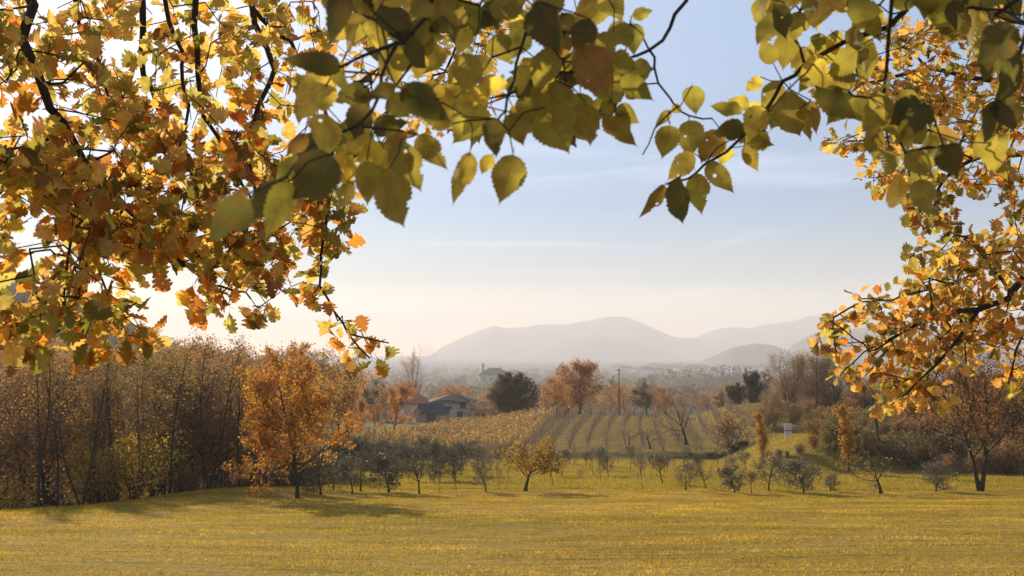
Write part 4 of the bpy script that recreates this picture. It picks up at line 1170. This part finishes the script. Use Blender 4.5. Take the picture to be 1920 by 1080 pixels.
SUNV = np.array(SUNDIR)
def oak_cluster(sk, pos, d, n, size, cols, wts, items):
    rng = sk.rng
    for k in range(n):
        dd = unit(d * .6 + rng.normal(size=3) * .75 + np.array([0, 0, -.35]))
        nm = unit(rng.normal(size=3) * .9 + SUNV * .9 + np.array([0, 0, .2]))
        base = pos + rng.normal(size=3) * .015
        items.append((base, dd, nm, size * rng.uniform(.7, 1.25), palette(rng, 1, cols, wts, .22)[0], rng.uniform(.95, 1.3), rng.randint(16)))

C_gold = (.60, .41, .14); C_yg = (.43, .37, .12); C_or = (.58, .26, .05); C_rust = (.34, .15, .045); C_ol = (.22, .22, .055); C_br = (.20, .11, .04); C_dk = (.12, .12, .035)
def blobs(sk, lst, dfun, sp, per, size, items, hang=.3, dens=1.0):
    """lst: (cx, cy, rx, ry, n, palette weights)"""
    rng = sk.rng; tg = []
    for cx, cy, rx, ry, n, wts in lst:
        for _ in range(int(round(n * dens))):
            while True:
                a, b = rng.uniform(-1, 1, 2)
                if a * a + b * b <= 1: break
            px, py = cx + a * rx, cy + b * ry
            tg.append((at(px, py, dfun(px, py) + rng.uniform(-sp, sp)), wts))
    # nearest first so twigs fork off twigs
    A = np.array(sk.P)
    tg.sort(key=lambda t: np.min(np.linalg.norm(A - t[0], axis=1)))
    for p, wts in tg:
        i, d = sk.twig(p, hang=hang)
        oak_cluster(sk, sk.P[i], d, int(rng.randint(per - 1, per + 2)), size, [C_gold, C_yg, C_or, C_rust, C_ol, C_br, C_dk], wts, items)

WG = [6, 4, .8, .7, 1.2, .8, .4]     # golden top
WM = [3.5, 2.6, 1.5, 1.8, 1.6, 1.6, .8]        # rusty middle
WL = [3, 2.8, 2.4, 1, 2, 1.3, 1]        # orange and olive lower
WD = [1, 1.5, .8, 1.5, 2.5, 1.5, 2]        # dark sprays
WR = [6, 4, .8, .4, 2.2, .7, .9]
WRL = [5, 2.8, 1.8, .7, 2.0, 1.0, 1.2]

# left oak -------------------------------------------------
sk = Skeleton(101); items = []
tr = (-5.6, 5.6)
sk.bough([(tr[0], tr[1], float(H(*tr)) - .2), (tr[0] + .05, tr[1], -.5), (tr[0] + .1, tr[1] - .05, 1.5), (tr[0] + .3, tr[1] - .1, 3.4), (tr[0] + .35, tr[1], 5.0)], .26, .09)
def PXL(lst): return [at(*q) for q in lst]
d0 = sk.bough([(tr[0] + .2, tr[1], 2.4), (-4.4, 5.3, 2.9), (-3.2, 5.0, 2.8), at(120, -160, 4.9), at(280, -120, 5.0), at(420, -110, 5.2), at(560, -90, 5.4), at(760, -70, 6.4), at(900, -60, 7.6)], .10, .028)
sk.bough([(-3.3, 5.0, 2.75), at(30, -60, 4.5), at(45, 80, 4.4), at(75, 155, 4.4), at(120, 240, 4.5), at(165, 310, 4.6), at(235, 385, 4.8), at(300, 450, 5.0), at(345, 500, 5.1)], .034, .010)
sk.bough([at(262, -100, 5.0), at(265, 60, 5.0), at(272, 140, 5.1), at(300, 205, 5.2), at(340, 275, 5.3), at(380, 345, 5.4)], .018, .007)
sk.bough([at(370, -100, 5.1), at(368, 90, 5.1), at(372, 170, 5.1), at(385, 215, 5.1), at(440, 310, 5.2), at(470, 370, 5.3)], .017, .006)
sk.bough([at(300, -90, 4.8), at(312, 40, 4.8), at(342, 95, 4.8), at(340, 150, 4.8), at(352, 200, 4.9), at(330, 300, 5.0), at(320, 360, 5.1)], .011, .005)
sk.bough([at(462, -90, 5.3), at(480, 50, 5.3), at(512, 115, 5.3), at(508, 150, 5.3), at(488, 195, 5.2), at(470, 245, 5.2), at(465, 320, 5.2), at(500, 400, 5.2), at(520, 450, 5.2)], .017, .006)
sk.bough([at(470, 10, 5.3), at(520, 60, 5.4), at(562, 102, 5.5), at(600, 180, 5.6), at(622, 280, 5.6), at(619, 357, 5.5), at(605, 443, 5.4), at(602, 484, 5.4), at(605, 535, 5.3), at(626, 583, 5.3), at(653, 626, 5.3), at(694, 672, 5.3)], .012, .004)
sk.bough([at(653, 626, 5.3), at(690, 635, 5.3), at(729, 643, 5.3)], .005, .0035)
sk.bough([at(135, -60, 4.8), at(155, 60, 4.8), at(185, 115, 4.8), at(190, 150, 4.8), at(215, 220, 4.9)], .010, .005)
sk.bough([at(165, 310, 4.6), at(150, 370, 4.6), at(140, 400, 4.6), at(125, 480, 4.6), at(120, 563, 4.6), at(110, 620, 4.6)], .009, .004)
sk.bough([at(235, 385, 4.8), at(200, 450, 4.8), at(188, 515, 4.8), at(215, 565, 4.8), at(236, 597, 4.8)], .007, .0035)
sk.bough([at(300, 450, 5.0), at(345, 495, 5.0), at(390, 530, 5.1), at(440, 540, 5.1), at(470, 560, 5.1)], .008, .004)
sk.bough([at(120, 240, 4.5), at(60, 290, 4.5), at(20, 340, 4.5), at(-30, 380, 4.6)], .009, .004)
sk.bough([at(125, 480, 4.6), at(90, 470, 4.6), at(50, 478, 4.6), at(20, 460, 4.6)], .005, .003)
dl = lambda px, py: 4.3 + px / 520.
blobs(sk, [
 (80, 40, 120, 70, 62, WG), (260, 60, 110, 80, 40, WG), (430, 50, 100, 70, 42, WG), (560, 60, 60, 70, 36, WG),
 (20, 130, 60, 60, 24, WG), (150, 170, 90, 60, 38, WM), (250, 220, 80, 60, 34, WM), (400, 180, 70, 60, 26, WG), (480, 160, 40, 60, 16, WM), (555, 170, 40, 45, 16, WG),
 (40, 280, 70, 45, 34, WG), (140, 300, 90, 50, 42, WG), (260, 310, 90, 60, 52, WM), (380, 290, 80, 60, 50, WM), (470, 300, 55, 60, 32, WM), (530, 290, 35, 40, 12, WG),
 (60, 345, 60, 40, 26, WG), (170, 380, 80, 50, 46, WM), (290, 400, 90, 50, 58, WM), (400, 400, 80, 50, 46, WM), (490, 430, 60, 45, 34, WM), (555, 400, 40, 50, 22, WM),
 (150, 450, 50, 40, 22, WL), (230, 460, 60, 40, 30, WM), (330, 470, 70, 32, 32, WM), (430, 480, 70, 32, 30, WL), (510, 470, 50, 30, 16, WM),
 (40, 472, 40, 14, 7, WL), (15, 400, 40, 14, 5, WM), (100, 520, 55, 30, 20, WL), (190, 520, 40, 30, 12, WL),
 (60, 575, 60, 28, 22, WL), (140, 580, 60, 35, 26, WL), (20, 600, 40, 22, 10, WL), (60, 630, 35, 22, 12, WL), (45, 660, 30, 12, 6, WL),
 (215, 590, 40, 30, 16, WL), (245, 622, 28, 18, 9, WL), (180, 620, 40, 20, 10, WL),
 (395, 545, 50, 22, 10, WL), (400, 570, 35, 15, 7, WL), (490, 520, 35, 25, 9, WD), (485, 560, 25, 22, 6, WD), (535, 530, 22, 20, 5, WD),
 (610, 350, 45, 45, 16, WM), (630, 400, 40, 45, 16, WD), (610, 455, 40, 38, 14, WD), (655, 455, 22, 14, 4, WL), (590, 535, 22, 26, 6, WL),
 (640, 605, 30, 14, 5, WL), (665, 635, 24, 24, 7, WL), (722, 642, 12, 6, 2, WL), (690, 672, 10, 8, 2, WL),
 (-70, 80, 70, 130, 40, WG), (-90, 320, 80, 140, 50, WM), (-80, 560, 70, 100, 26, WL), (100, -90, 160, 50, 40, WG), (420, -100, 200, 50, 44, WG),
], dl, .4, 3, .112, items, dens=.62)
root = thing('oak_tree', (tr[0], tr[1], float(H(*tr))), 'oak with golden orange lobed leaves whose boughs fill the upper left of the view', 'tree')
def shift(items, o): return [(b - o, d, n_, L, c, w, t) for b, d, n_, L, c, w, t in items]
def finish(root, sk, items, T, mat, rt, cap):
    o = np.array(root.location)
    for i in range(len(sk.P)): sk.P[i] = sk.P[i] - o
    build_overhang(root, sk, shift(items, o), T, mat, rt, cap)
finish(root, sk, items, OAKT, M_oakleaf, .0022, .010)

# far oak limb behind the green leaves, and the right hand oak --------------------
sk = Skeleton(202); items = []
tr = (6.6, 9.0)
sk.bough([(tr[0], tr[1], float(H(*tr)) - .2), (tr[0] - .1, tr[1], -.5), (tr[0] - .2, tr[1], 1.2), (tr[0] - .4, tr[1], 3.6), (tr[0] - .5, tr[1] - .1, 5.5)], .30, .09)
sk.bough([(tr[0] - .2, tr[1], 1.0), at(2080, 450, 8.8), at(1985, 485, 8.5), at(1920, 520, 8.3), at(1892, 560, 8.2), at(1833, 578, 8.1), at(1741, 596, 8.0), at(1700, 620, 8.0), at(1660, 640, 7.9)], .07, .008)
sk.bough([at(1840, 574, 8.1), at(1796, 637, 8.0), at(1760, 678, 8.0), at(1720, 715, 7.9), at(1690, 745, 7.9)], .016, .006)
sk.bough([at(1741, 596, 8.0), at(1745, 545, 8.0), at(1700, 553, 8.0), at(1667, 563, 8.0), at(1615, 560, 8.0)], .010, .005)
sk.bough([at(1700, 620, 8.0), at(1640, 655, 7.9), at(1622, 648, 7.9), at(1581, 618, 7.8), at(1555, 600, 7.8)], .008, .004)
sk.bough([at(1640, 650, 7.9), at(1600, 680, 7.8), at(1575, 705, 7.8)], .006, .004)
sk.bough([at(1985, 485, 8.5), at(1930, 600, 8.4), at(1905, 660, 8.4), at(1890, 720, 8.4)], .016, .006)
sk.bough([at(1892, 545, 8.2), at(1860, 500, 8.2), at(1830, 460, 8.2), at(1790, 440, 8.2)], .014, .006)
sk.bough([(tr[0] - .3, tr[1], 2.2), at(2060, 250, 8.8), at(1980, 280, 8.6), at(1920, 290, 8.5), at(1822, 298, 8.4), at(1770, 340, 8.4), at(1735, 390, 8.3)], .06, .008)
sk.bough([(tr[0] - .35, tr[1], 2.9), at(2040, 60, 9.0), at(1930, 140, 8.9), at(1860, 150, 8.8), at(1806, 140, 8.8), at(1740, 127, 8.7), at(1667, 147, 8.7), at(1580, 165, 8.6), at(1530, 180, 8.6)], .05, .008)
sk.bough([at(1740, 127, 8.7), at(1715, 100, 8.7), at(1680, 85, 8.7)], .012, .006)
sk.bough([at(1860, 150, 8.8), at(1830, 80, 8.9), at(1790, 40, 8.9), at(1730, 30, 8.9)], .012, .006)
sk.bough([at(1822, 298, 8.4), at(1760, 265, 8.4), at(1700, 250, 8.4), at(1640, 262, 8.3), at(1580, 265, 8.3)], .014, .006)
sk.bough([(tr[0] - .4, tr[1], 3.4), (4.2, 9.2, 4.0), at(1500, -120, 9.6), at(1250, -110, 9.8), at(1000, -60, 9.6), at(900, 20, 9.4), at(850, 100, 9.4)], .06, .012)
dr = lambda px, py: 8.3
blobs(sk, [
 (1590, 155, 60, 18, 18, WR), (1545, 125, 35, 14, 8, WR), (1680, 150, 50, 30, 20, WR), (1700, 70, 40, 35, 24, WR), (1770, 60, 50, 50, 34, WR), (1850, 50, 70, 45, 36, WR), (1640, 90, 40, 40, 14, WR),
 (1770, 170, 60, 50, 44, WR), (1860, 150, 60, 60, 50, WR), (1760, 230, 60, 35, 34, WR), (1860, 250, 60, 50, 52, WR), (1700, 200, 40, 40, 16, WR),
 (1568, 258, 24, 12, 6, WR), (1610, 275, 30, 18, 8, WR), (1665, 255, 40, 30, 16, WR), (1650, 320, 30, 25, 12, WR), (1700, 330, 50, 35, 22, WR), (1740, 380, 45, 35, 24, WD), (1700, 400, 30, 14, 6, WD), (1770, 425, 35, 25, 14, WD),
 (1820, 330, 60, 30, 22, WR), (1895, 330, 40, 30, 16, WR), (1900, 390, 25, 22, 10, WD), (1660, 345, 20, 10, 4, WD),
 (1900, 470, 35, 50, 30, WRL), (1830, 470, 45, 35, 36, WRL), (1770, 500, 45, 40, 30, WRL), (1740, 475, 40, 20, 10, WD), (1715, 530, 30, 22, 12, WRL),
 (1640, 560, 35, 15, 10, WRL), (1625, 580, 20, 16, 7, WRL), (1570, 605, 30, 14, 10, WRL), (1560, 640, 28, 25, 16, WRL), (1700, 590, 50, 30, 26, WRL), (1780, 570, 60, 45, 44, WRL), (1870, 560, 50, 50, 30, WRL),
 (1660, 640, 40, 30, 16, WRL), (1730, 650, 50, 40, 34, WRL), (1800, 650, 45, 40, 30, WRL), (1895, 650, 30, 50, 22, WRL), (1860, 620, 30, 30, 10, WRL),
 (1590, 695, 25, 16, 8, WRL), (1640, 700, 30, 18, 10, WRL), (1690, 715, 45, 30, 24, WRL), (1740, 730, 30, 25, 12, WRL), (1660, 745, 25, 18, 8, WRL), (1900, 715, 20, 25, 9, WRL), (1760, 745, 14, 10, 3, WRL),
 (1990, 120, 80, 130, 60, WR), (2100, 60, 90, 120, 50, WR), (1990, 330, 70, 90, 40, WR), (2100, 300, 90, 110, 40, WR), (1990, 540, 70, 110, 50, WRL), (2110, 520, 90, 110, 44, WRL), (1970, 700, 50, 50, 14, WRL),
 (1800, -80, 160, 60, 50, WR), (2200, 180, 80, 160, 40, WR),
], dr, .5, 4, .115, items, dens=.72)
blobs(sk, [(700, 60, 80, 80, 30, WG), (840, 70, 90, 80, 50, WG), (930, 80, 60, 60, 26, WG), (820, 190, 110, 60, 40, WG), (880, 150, 60, 50, 22, WM), (660, 300, 60, 60, 20, WM), (960, 40, 50, 50, 14, WG)], lambda a, b: 9.4, .5, 3, .10, items)
root = thing('oak_tree', (tr[0], tr[1], float(H(*tr))), 'oak with smaller yellow green leaves reaching in from the right edge', 'tree')
finish(root, sk, items, OAKT, M_oakleaf_r, .0026, .012)

# near green leaved elm ----------------------------------------------------------
E_g = (.28, .25, .06); E_y = (.56, .46, .10); E_d = (.085, .088, .03); E_b = (.27, .17, .05)  # E_d: shade on the darkest leaves, put into their colour
EL = [  # base x, base y, tip x, tip y, width px, depth, tone
 (640,125,522,118,46,1.5,'d'),(618,118,666,187,44,1.55,'y'),(622,142,552,226,72,1.75,'y'),(612,212,610,293,76,1.6,'y'),(572,248,542,294,34,1.8,'b'),
 (622,288,545,378,88,1.35,'d'),(545,340,502,450,52,1.35,'y'),(462,368,398,458,70,1.15,'d'),(690,195,655,260,48,1.7,'d'),(700,250,642,290,40,1.8,'y'),
 (720,278,662,300,46,1.75,'y'),(688,300,694,388,48,1.7,'g'),(728,318,750,434,70,1.6,'g'),(752,262,778,362,56,1.65,'g'),(698,240,770,236,44,1.7,'d'),
 (728,180,768,218,48,1.8,'g'),(784,252,834,320,46,1.7,'g'),(848,232,782,214,38,1.75,'y'),(882,283,846,392,50,1.7,'y'),(912,200,856,276,76,1.8,'y'),
 (930,222,929,298,64,1.5,'d'),(924,290,899,327,28,1.9,'y'),(962,288,944,384,60,1.75,'g'),(758,82,816,122,52,1.5,'d'),(782,102,790,152,40,1.8,'y'),
 (750,165,846,228,66,1.45,'d'),(740,158,680,186,46,1.5,'d'),(664,22,656,102,46,1.8,'y'),(698,35,728,112,60,1.8,'y'),(652,-30,628,88,50,1.35,'d'),
 (716,8,768,62,50,1.6,'d'),(925,66,956,118,44,1.9,'g'),(922,108,874,142,40,1.9,'g'),(872,108,842,168,34,1.9,'y'),(880,52,858,108,30,1.9,'y'),
 (878,162,912,212,50,1.9,'y'),(1003,6,1058,92,76,1.6,'d'),(958,-8,934,62,58,1.7,'g'),(1108,36,1076,98,56,1.5,'d'),(1182,46,1136,92,52,2.0,'g'),
 (1182,44,1197,102,40,2.1,'g'),(1184,30,1227,18,28,2.1,'y'),(1222,126,1170,146,42,2.1,'g'),(1172,170,1207,182,26,2.1,'b'),(1154,204,1200,226,36,2.0,'g'),
 (1156,214,1188,246,28,2.0,'g'),(1134,214,1190,280,42,1.9,'g'),(1146,190,1102,222,42,1.9,'g'),(1022,202,1070,286,80,1.7,'g'),(1098,192,1106,278,74,1.75,'g'),
 (1086,88,1162,192,76,1.7,'b'),(1036,88,1008,172,52,1.8,'g'),(1002,108,972,178,48,1.9,'y'),(1062,158,1012,218,52,1.8,'g'),(1102,-10,1084,62,54,1.9,'y'),
 (986,48,952,118,48,1.9,'y'),(1040,150,1052,236,60,1.75,'g'),(980,180,1000,240,50,1.8,'g'),(960,210,975,275,46,1.8,'g'),(1120,120,1140,190,60,1.8,'g'),
 (1060,60,1030,120,50,1.85,'b'),(1150,60,1120,130,56,1.9,'g'),(1150,140,1158,200,46,1.9,'g'),(820,150,800,200,44,1.9,'g'),(860,0,840,60,60,1.8,'g'),
 (900,10,880,70,50,1.8,'g'),(800,0,780,40,50,1.7,'g'),(1020,-20,1040,40,60,1.7,'g'),(1130,-20,1160,40,56,1.9,'y'),(590,180,560,130,50,1.8,'g'),
 (640,230,700,262,46,1.85,'g'),(655,270,640,330,44,1.9,'g'),(700,310,720,360,44,1.85,'g'),(745,240,740,300,44,1.85,'b'),(520,350,470,420,60,1.4,'d'),(560,300,520,340,40,1.7,'g'),
 # right spray
 (1298,160,1302,216,44,2.2,'g'),(1256,234,1248,298,46,2.2,'g'),(1276,198,1258,213,18,2.2,'g'),(1257,206,1227,240,20,2.2,'g'),(1292,224,1302,298,48,2.25,'g'),
 (1352,244,1308,308,54,2.25,'b'),(1392,214,1328,204,34,2.25,'g'),(1396,250,1338,240,40,2.1,'d'),(1302,288,1248,342,38,2.2,'y'),(1366,278,1354,312,30,2.3,'y'),
 (1326,304,1374,363,42,2.2,'g'),(1304,324,1318,402,40,2.2,'g'),(1276,330,1267,423,34,2.1,'d'),(1246,346,1202,410,28,2.15,'b'),(1396,258,1450,270,36,2.25,'g'),
 (1396,274,1423,322,30,2.25,'g'),(1406,202,1364,184,28,2.3,'y'),(1426,144,1398,180,26,2.3,'y'),(1462,152,1434,204,42,2.25,'g'),(1482,168,1490,264,64,2.2,'g'),
 (1520,188,1530,252,32,2.2,'b'),(1530,164,1608,222,46,2.0,'d'),(1442,214,1394,238,46,2.25,'g'),(1440,250,1400,290,36,2.3,'y'),(1450,120,1430,70,36,2.2,'g'),
 (1465,-6,1448,66,44,2.2,'g'),(1426,-14,1440,44,28,2.2,'y'),(1480,60,1462,132,48,2.2,'g'),(1560,-20,1540,64,84,2.0,'y'),(1612,86,1610,127,36,2.1,'g'),
 (1648,8,1600,60,58,2.1,'y'),(1536,62,1530,100,26,2.1,'g'),(1726,-12,1742,42,56,2.0,'g'),(1790,12,1774,62,36,2.1,'y'),(1836,22,1820,100,46,2.1,'y'),
 (1908,52,1828,112,66,1.6,'d'),(1856,18,1914,42,30,2.0,'g'),(1872,186,1848,268,46,1.8,'d'),(1888,172,1906,244,50,1.8,'d'),(1684,178,1732,189,28,2.1,'g'),
 (1690,198,1716,252,46,2.0,'g'),(1640,236,1634,294,42,2.0,'g'),(1668,282,1658,332,40,2.1,'g'),(1700,284,1752,332,50,1.9,'g'),(1768,272,1800,328,52,1.8,'d'),
 (1690,324,1682,398,40,2.0,'y'),(1726,334,1736,408,42,1.9,'g'),(1744,244,1802,266,26,2.1,'b'),(1666,138,1640,202,46,2.1,'g'),(1532,122,1504,172,36,2.15,'g'),
 (1600,180,1630,240,44,2.1,'g'),(1500,90,1520,160,44,2.2,'g'),(1560,60,1580,110,44,2.2,'g'),(1700,20,1690,-30,44,2.1,'g'),(1900,90,1890,160,60,1.7,'d'),(1915,130,1870,180,56,1.75,'d'),
 (1500,20,1490,80,50,2.15,'g'),(1620,20,1650,80,44,2.1,'g'),(1580,150,1560,190,34,2.2,'g'),(1470,190,1440,240,44,2.3,'g'),(1510,190,1500,240,40,2.3,'y'),(1420,230,1380,270,40,2.3,'g'),
 (1735,300,1700,360,44,2.0,'g'),(1660,210,1675,270,40,2.1,'g'),(1545,-30,1610,20,60,2.1,'y'),(1760,-20,1790,30,40,2.1,'g'),(1880,-20,1850,20,60,1.9,'g'),
]
sk = Skeleton(303)
tr = (3.1, -0.5)
sk.bough([(tr[0], tr[1], float(H(*tr)) - .2), (tr[0], tr[1], -.5), (tr[0] - .05, tr[1] + .02, .8), (tr[0] - .2, tr[1] + .1, 2.2), (tr[0] - .3, tr[1] + .2, 3.6)], .13, .05)
sk.bough([(tr[0] - .1, tr[1], 1.0), (2.2, .6, 1.35), (1.5, 1.6, 1.15), at(1800, -190, 2.1), at(1600, -170, 2.15), at(1400, -150, 2.1), at(1150, -150, 1.95), at(900, -140, 1.8), at(700, -120, 1.7)], .045, .012, step=.08)
sk.bough([at(860, -140, 1.8), at(805, 30, 1.75), at(745, 80, 1.72), at(718, 142, 1.7), at(700, 210, 1.7), at(640, 250, 1.68), at(620, 290, 1.65)], .0042, .002, step=.04)
sk.bough([at(745, 80, 1.72), at(672, 110, 1.65), at(640, 122, 1.6)], .0035, .002, step=.04)
sk.bough([at(620, 290, 1.65), at(575, 292, 1.5), at(530, 330, 1.35), at(462, 366, 1.17)], .0022, .0013, step=.04)
sk.bough([at(1040, -140, 1.95), at(1015, 0, 1.9), at(995, 42, 1.9), at(975, 90, 1.88), at(962, 150, 1.85), at(945, 205, 1.8), at(934, 224, 1.75)], .0042, .0018, step=.04)
sk.bough([at(1330, -150, 2.15), at(1285, 0, 2.15), at(1255, 50, 2.15), at(1220, 97, 2.12), at(1170, 115, 2.05), at(1140, 180, 1.95), at(1120, 215, 1.9)], .005, .0018, step=.04)
sk.bough([at(1220, 97, 2.12), at(1226, 128, 2.15), at(1255, 185, 2.2), at(1290, 215, 2.22), at(1335, 222, 2.25)], .0028, .0018, step=.04)
sk.bough([at(1226, 128, 2.12), at(1190, 155, 2.1), at(1170, 172, 2.1)], .002, .0015, step=.04)
sk.bough([at(1270, 200, 2.2), at(1228, 240, 2.2), at(1205, 290, 2.2)], .0018, .0013, step=.04)
sk.bough([at(1740, -180, 2.15), at(1700, 20, 2.15), at(1630, 60, 2.15), at(1580, 80, 2.18), at(1508, 125, 2.2), at(1470, 155, 2.22), at(1435, 210, 2.24), at(1395, 255, 2.24), at(1320, 310, 2.22), at(1290, 335, 2.2), at(1250, 345, 2.15)], .007, .002, step=.04)
sk.bough([at(1690, -170, 2.1), at(1668, 60, 2.1), at(1660, 150, 2.08), at(1658, 215, 2.05), at(1695, 285, 2.0), at(1705, 330, 1.98)], .005, .002, step=.04)
sk.bough([at(1695, 285, 2.0), at(1740, 278, 1.95), at(1768, 272, 1.85)], .0025, .002, step=.04)
sk.bough([at(1740, -100, 2.1), at(1765, 0, 2.1), at(1820, 15, 2.08), at(1880, 20, 2.0), at(1925, 45, 1.8)], .004, .0025, step=.04)
sk.bough([(1.9, 1.1, 1.2), at(1990, -60, 1.8), at(1925, 45, 1.75), at(1905, 120, 1.75), at(1885, 175, 1.8)], .006, .003, step=.04)
rng = sk.rng; items = []
order = []
for L_ in EL:
    bx, by, tx, ty, w, Y, tone = L_
    b = at(bx, by, Y)
    # foreshorten: give the leaf some length towards or away from the eye
    t_ = at(tx, ty, Y * (1 + rng.normal() * .012))
    order.append((b, t_, w, Y, tone))
A = np.array(sk.P); order.sort(key=lambda o: np.min(np.linalg.norm(A - o[0], axis=1)))
cmap = {'g': E_g, 'y': E_y, 'd': E_d, 'b': E_b}
def elm_leaf(b, t_, w, Y, tone):
    d = t_ - b; L = np.linalg.norm(d)
    sk.twig(b, step=.03, hang=.2, droop=.05)
    wm = w * Y / F
    view = unit((b + t_) / 2)
    nm = unit(view + rng.normal(size=3) * .28)
    ws = wm / (L * .66)
    Lx = L / .88
    items.append((b - d * .12, d, nm, Lx, np.array(cmap[tone]) * rng.uniform(.85, 1.15) * rng.uniform(.95, 1.05, 3), ws, rng.randint(16)))
for o in order: elm_leaf(*o)
# extra foliage filling the dense parts above and between
for (cx, cy, rx, ry, n) in [(900, -20, 300, 60, 46), (1080, 100, 90, 80, 26), (820, 60, 150, 60, 18), (900, 170, 90, 50, 10), (640, 200, 70, 70, 10), (700, 290, 60, 50, 7), (1000, 190, 60, 40, 7), (1650, -20, 260, 50, 36), (1900, 60, 60, 60, 8), (1700, 220, 70, 70, 10), (1560, 110, 60, 60, 9), (1470, 210, 60, 30, 6), (1340, 270, 60, 30, 5), (1860, 230, 40, 40, 3)]:
    for _ in range(n):
        px = cx + rng.uniform(-1, 1) * rx; py = cy + rng.uniform(-1, 1) * ry
        if 1225 < px < 1420 and py > -60: continue
        Y = rng.uniform(1.8, 2.35); b = at(px, py, Y); l = rng.uniform(50, 80)
        a = math.radians(90 + rng.normal() * 45)
        t_ = at(px + l * math.cos(a), py + l * math.sin(a), Y * (1 + rng.normal() * .015))
        elm_leaf(b, t_, l * rng.uniform(.55, .8), Y, rng.choice(list('ggggydd')))
root = thing('elm_tree', (tr[0], tr[1], float(H(*tr))), 'nearest tree, with large green toothed leaves hanging along the top of the view', 'tree')
finish(root, sk, items, ELMT, M_elmleaf, .0011, .003)

# ---------------------------------------------------------------- haze
HZ = 0.00025
hv, t = new_mat('haze')
o = N(t, 'ShaderNodeOutputMaterial'); pv = N(t, 'ShaderNodeVolumePrincipled')
pv.inputs['Density'].default_value = HZ
pv.inputs['Color'].default_value = (.94, .94, 1, 1)
pv.inputs['Anisotropy'].default_value = .17
t.links.new(pv.outputs[0], o.inputs['Volume'])
V, Fs = [], []; box(V, Fs, -9600, 9600, -400, 9900, -75, 285)
tag(obj('haze', make_mesh('haze', np.array(V), [np.array(Fs)], hv, smooth=False)), 'thin even autumn haze over the whole landscape', 'haze', kind='stuff')
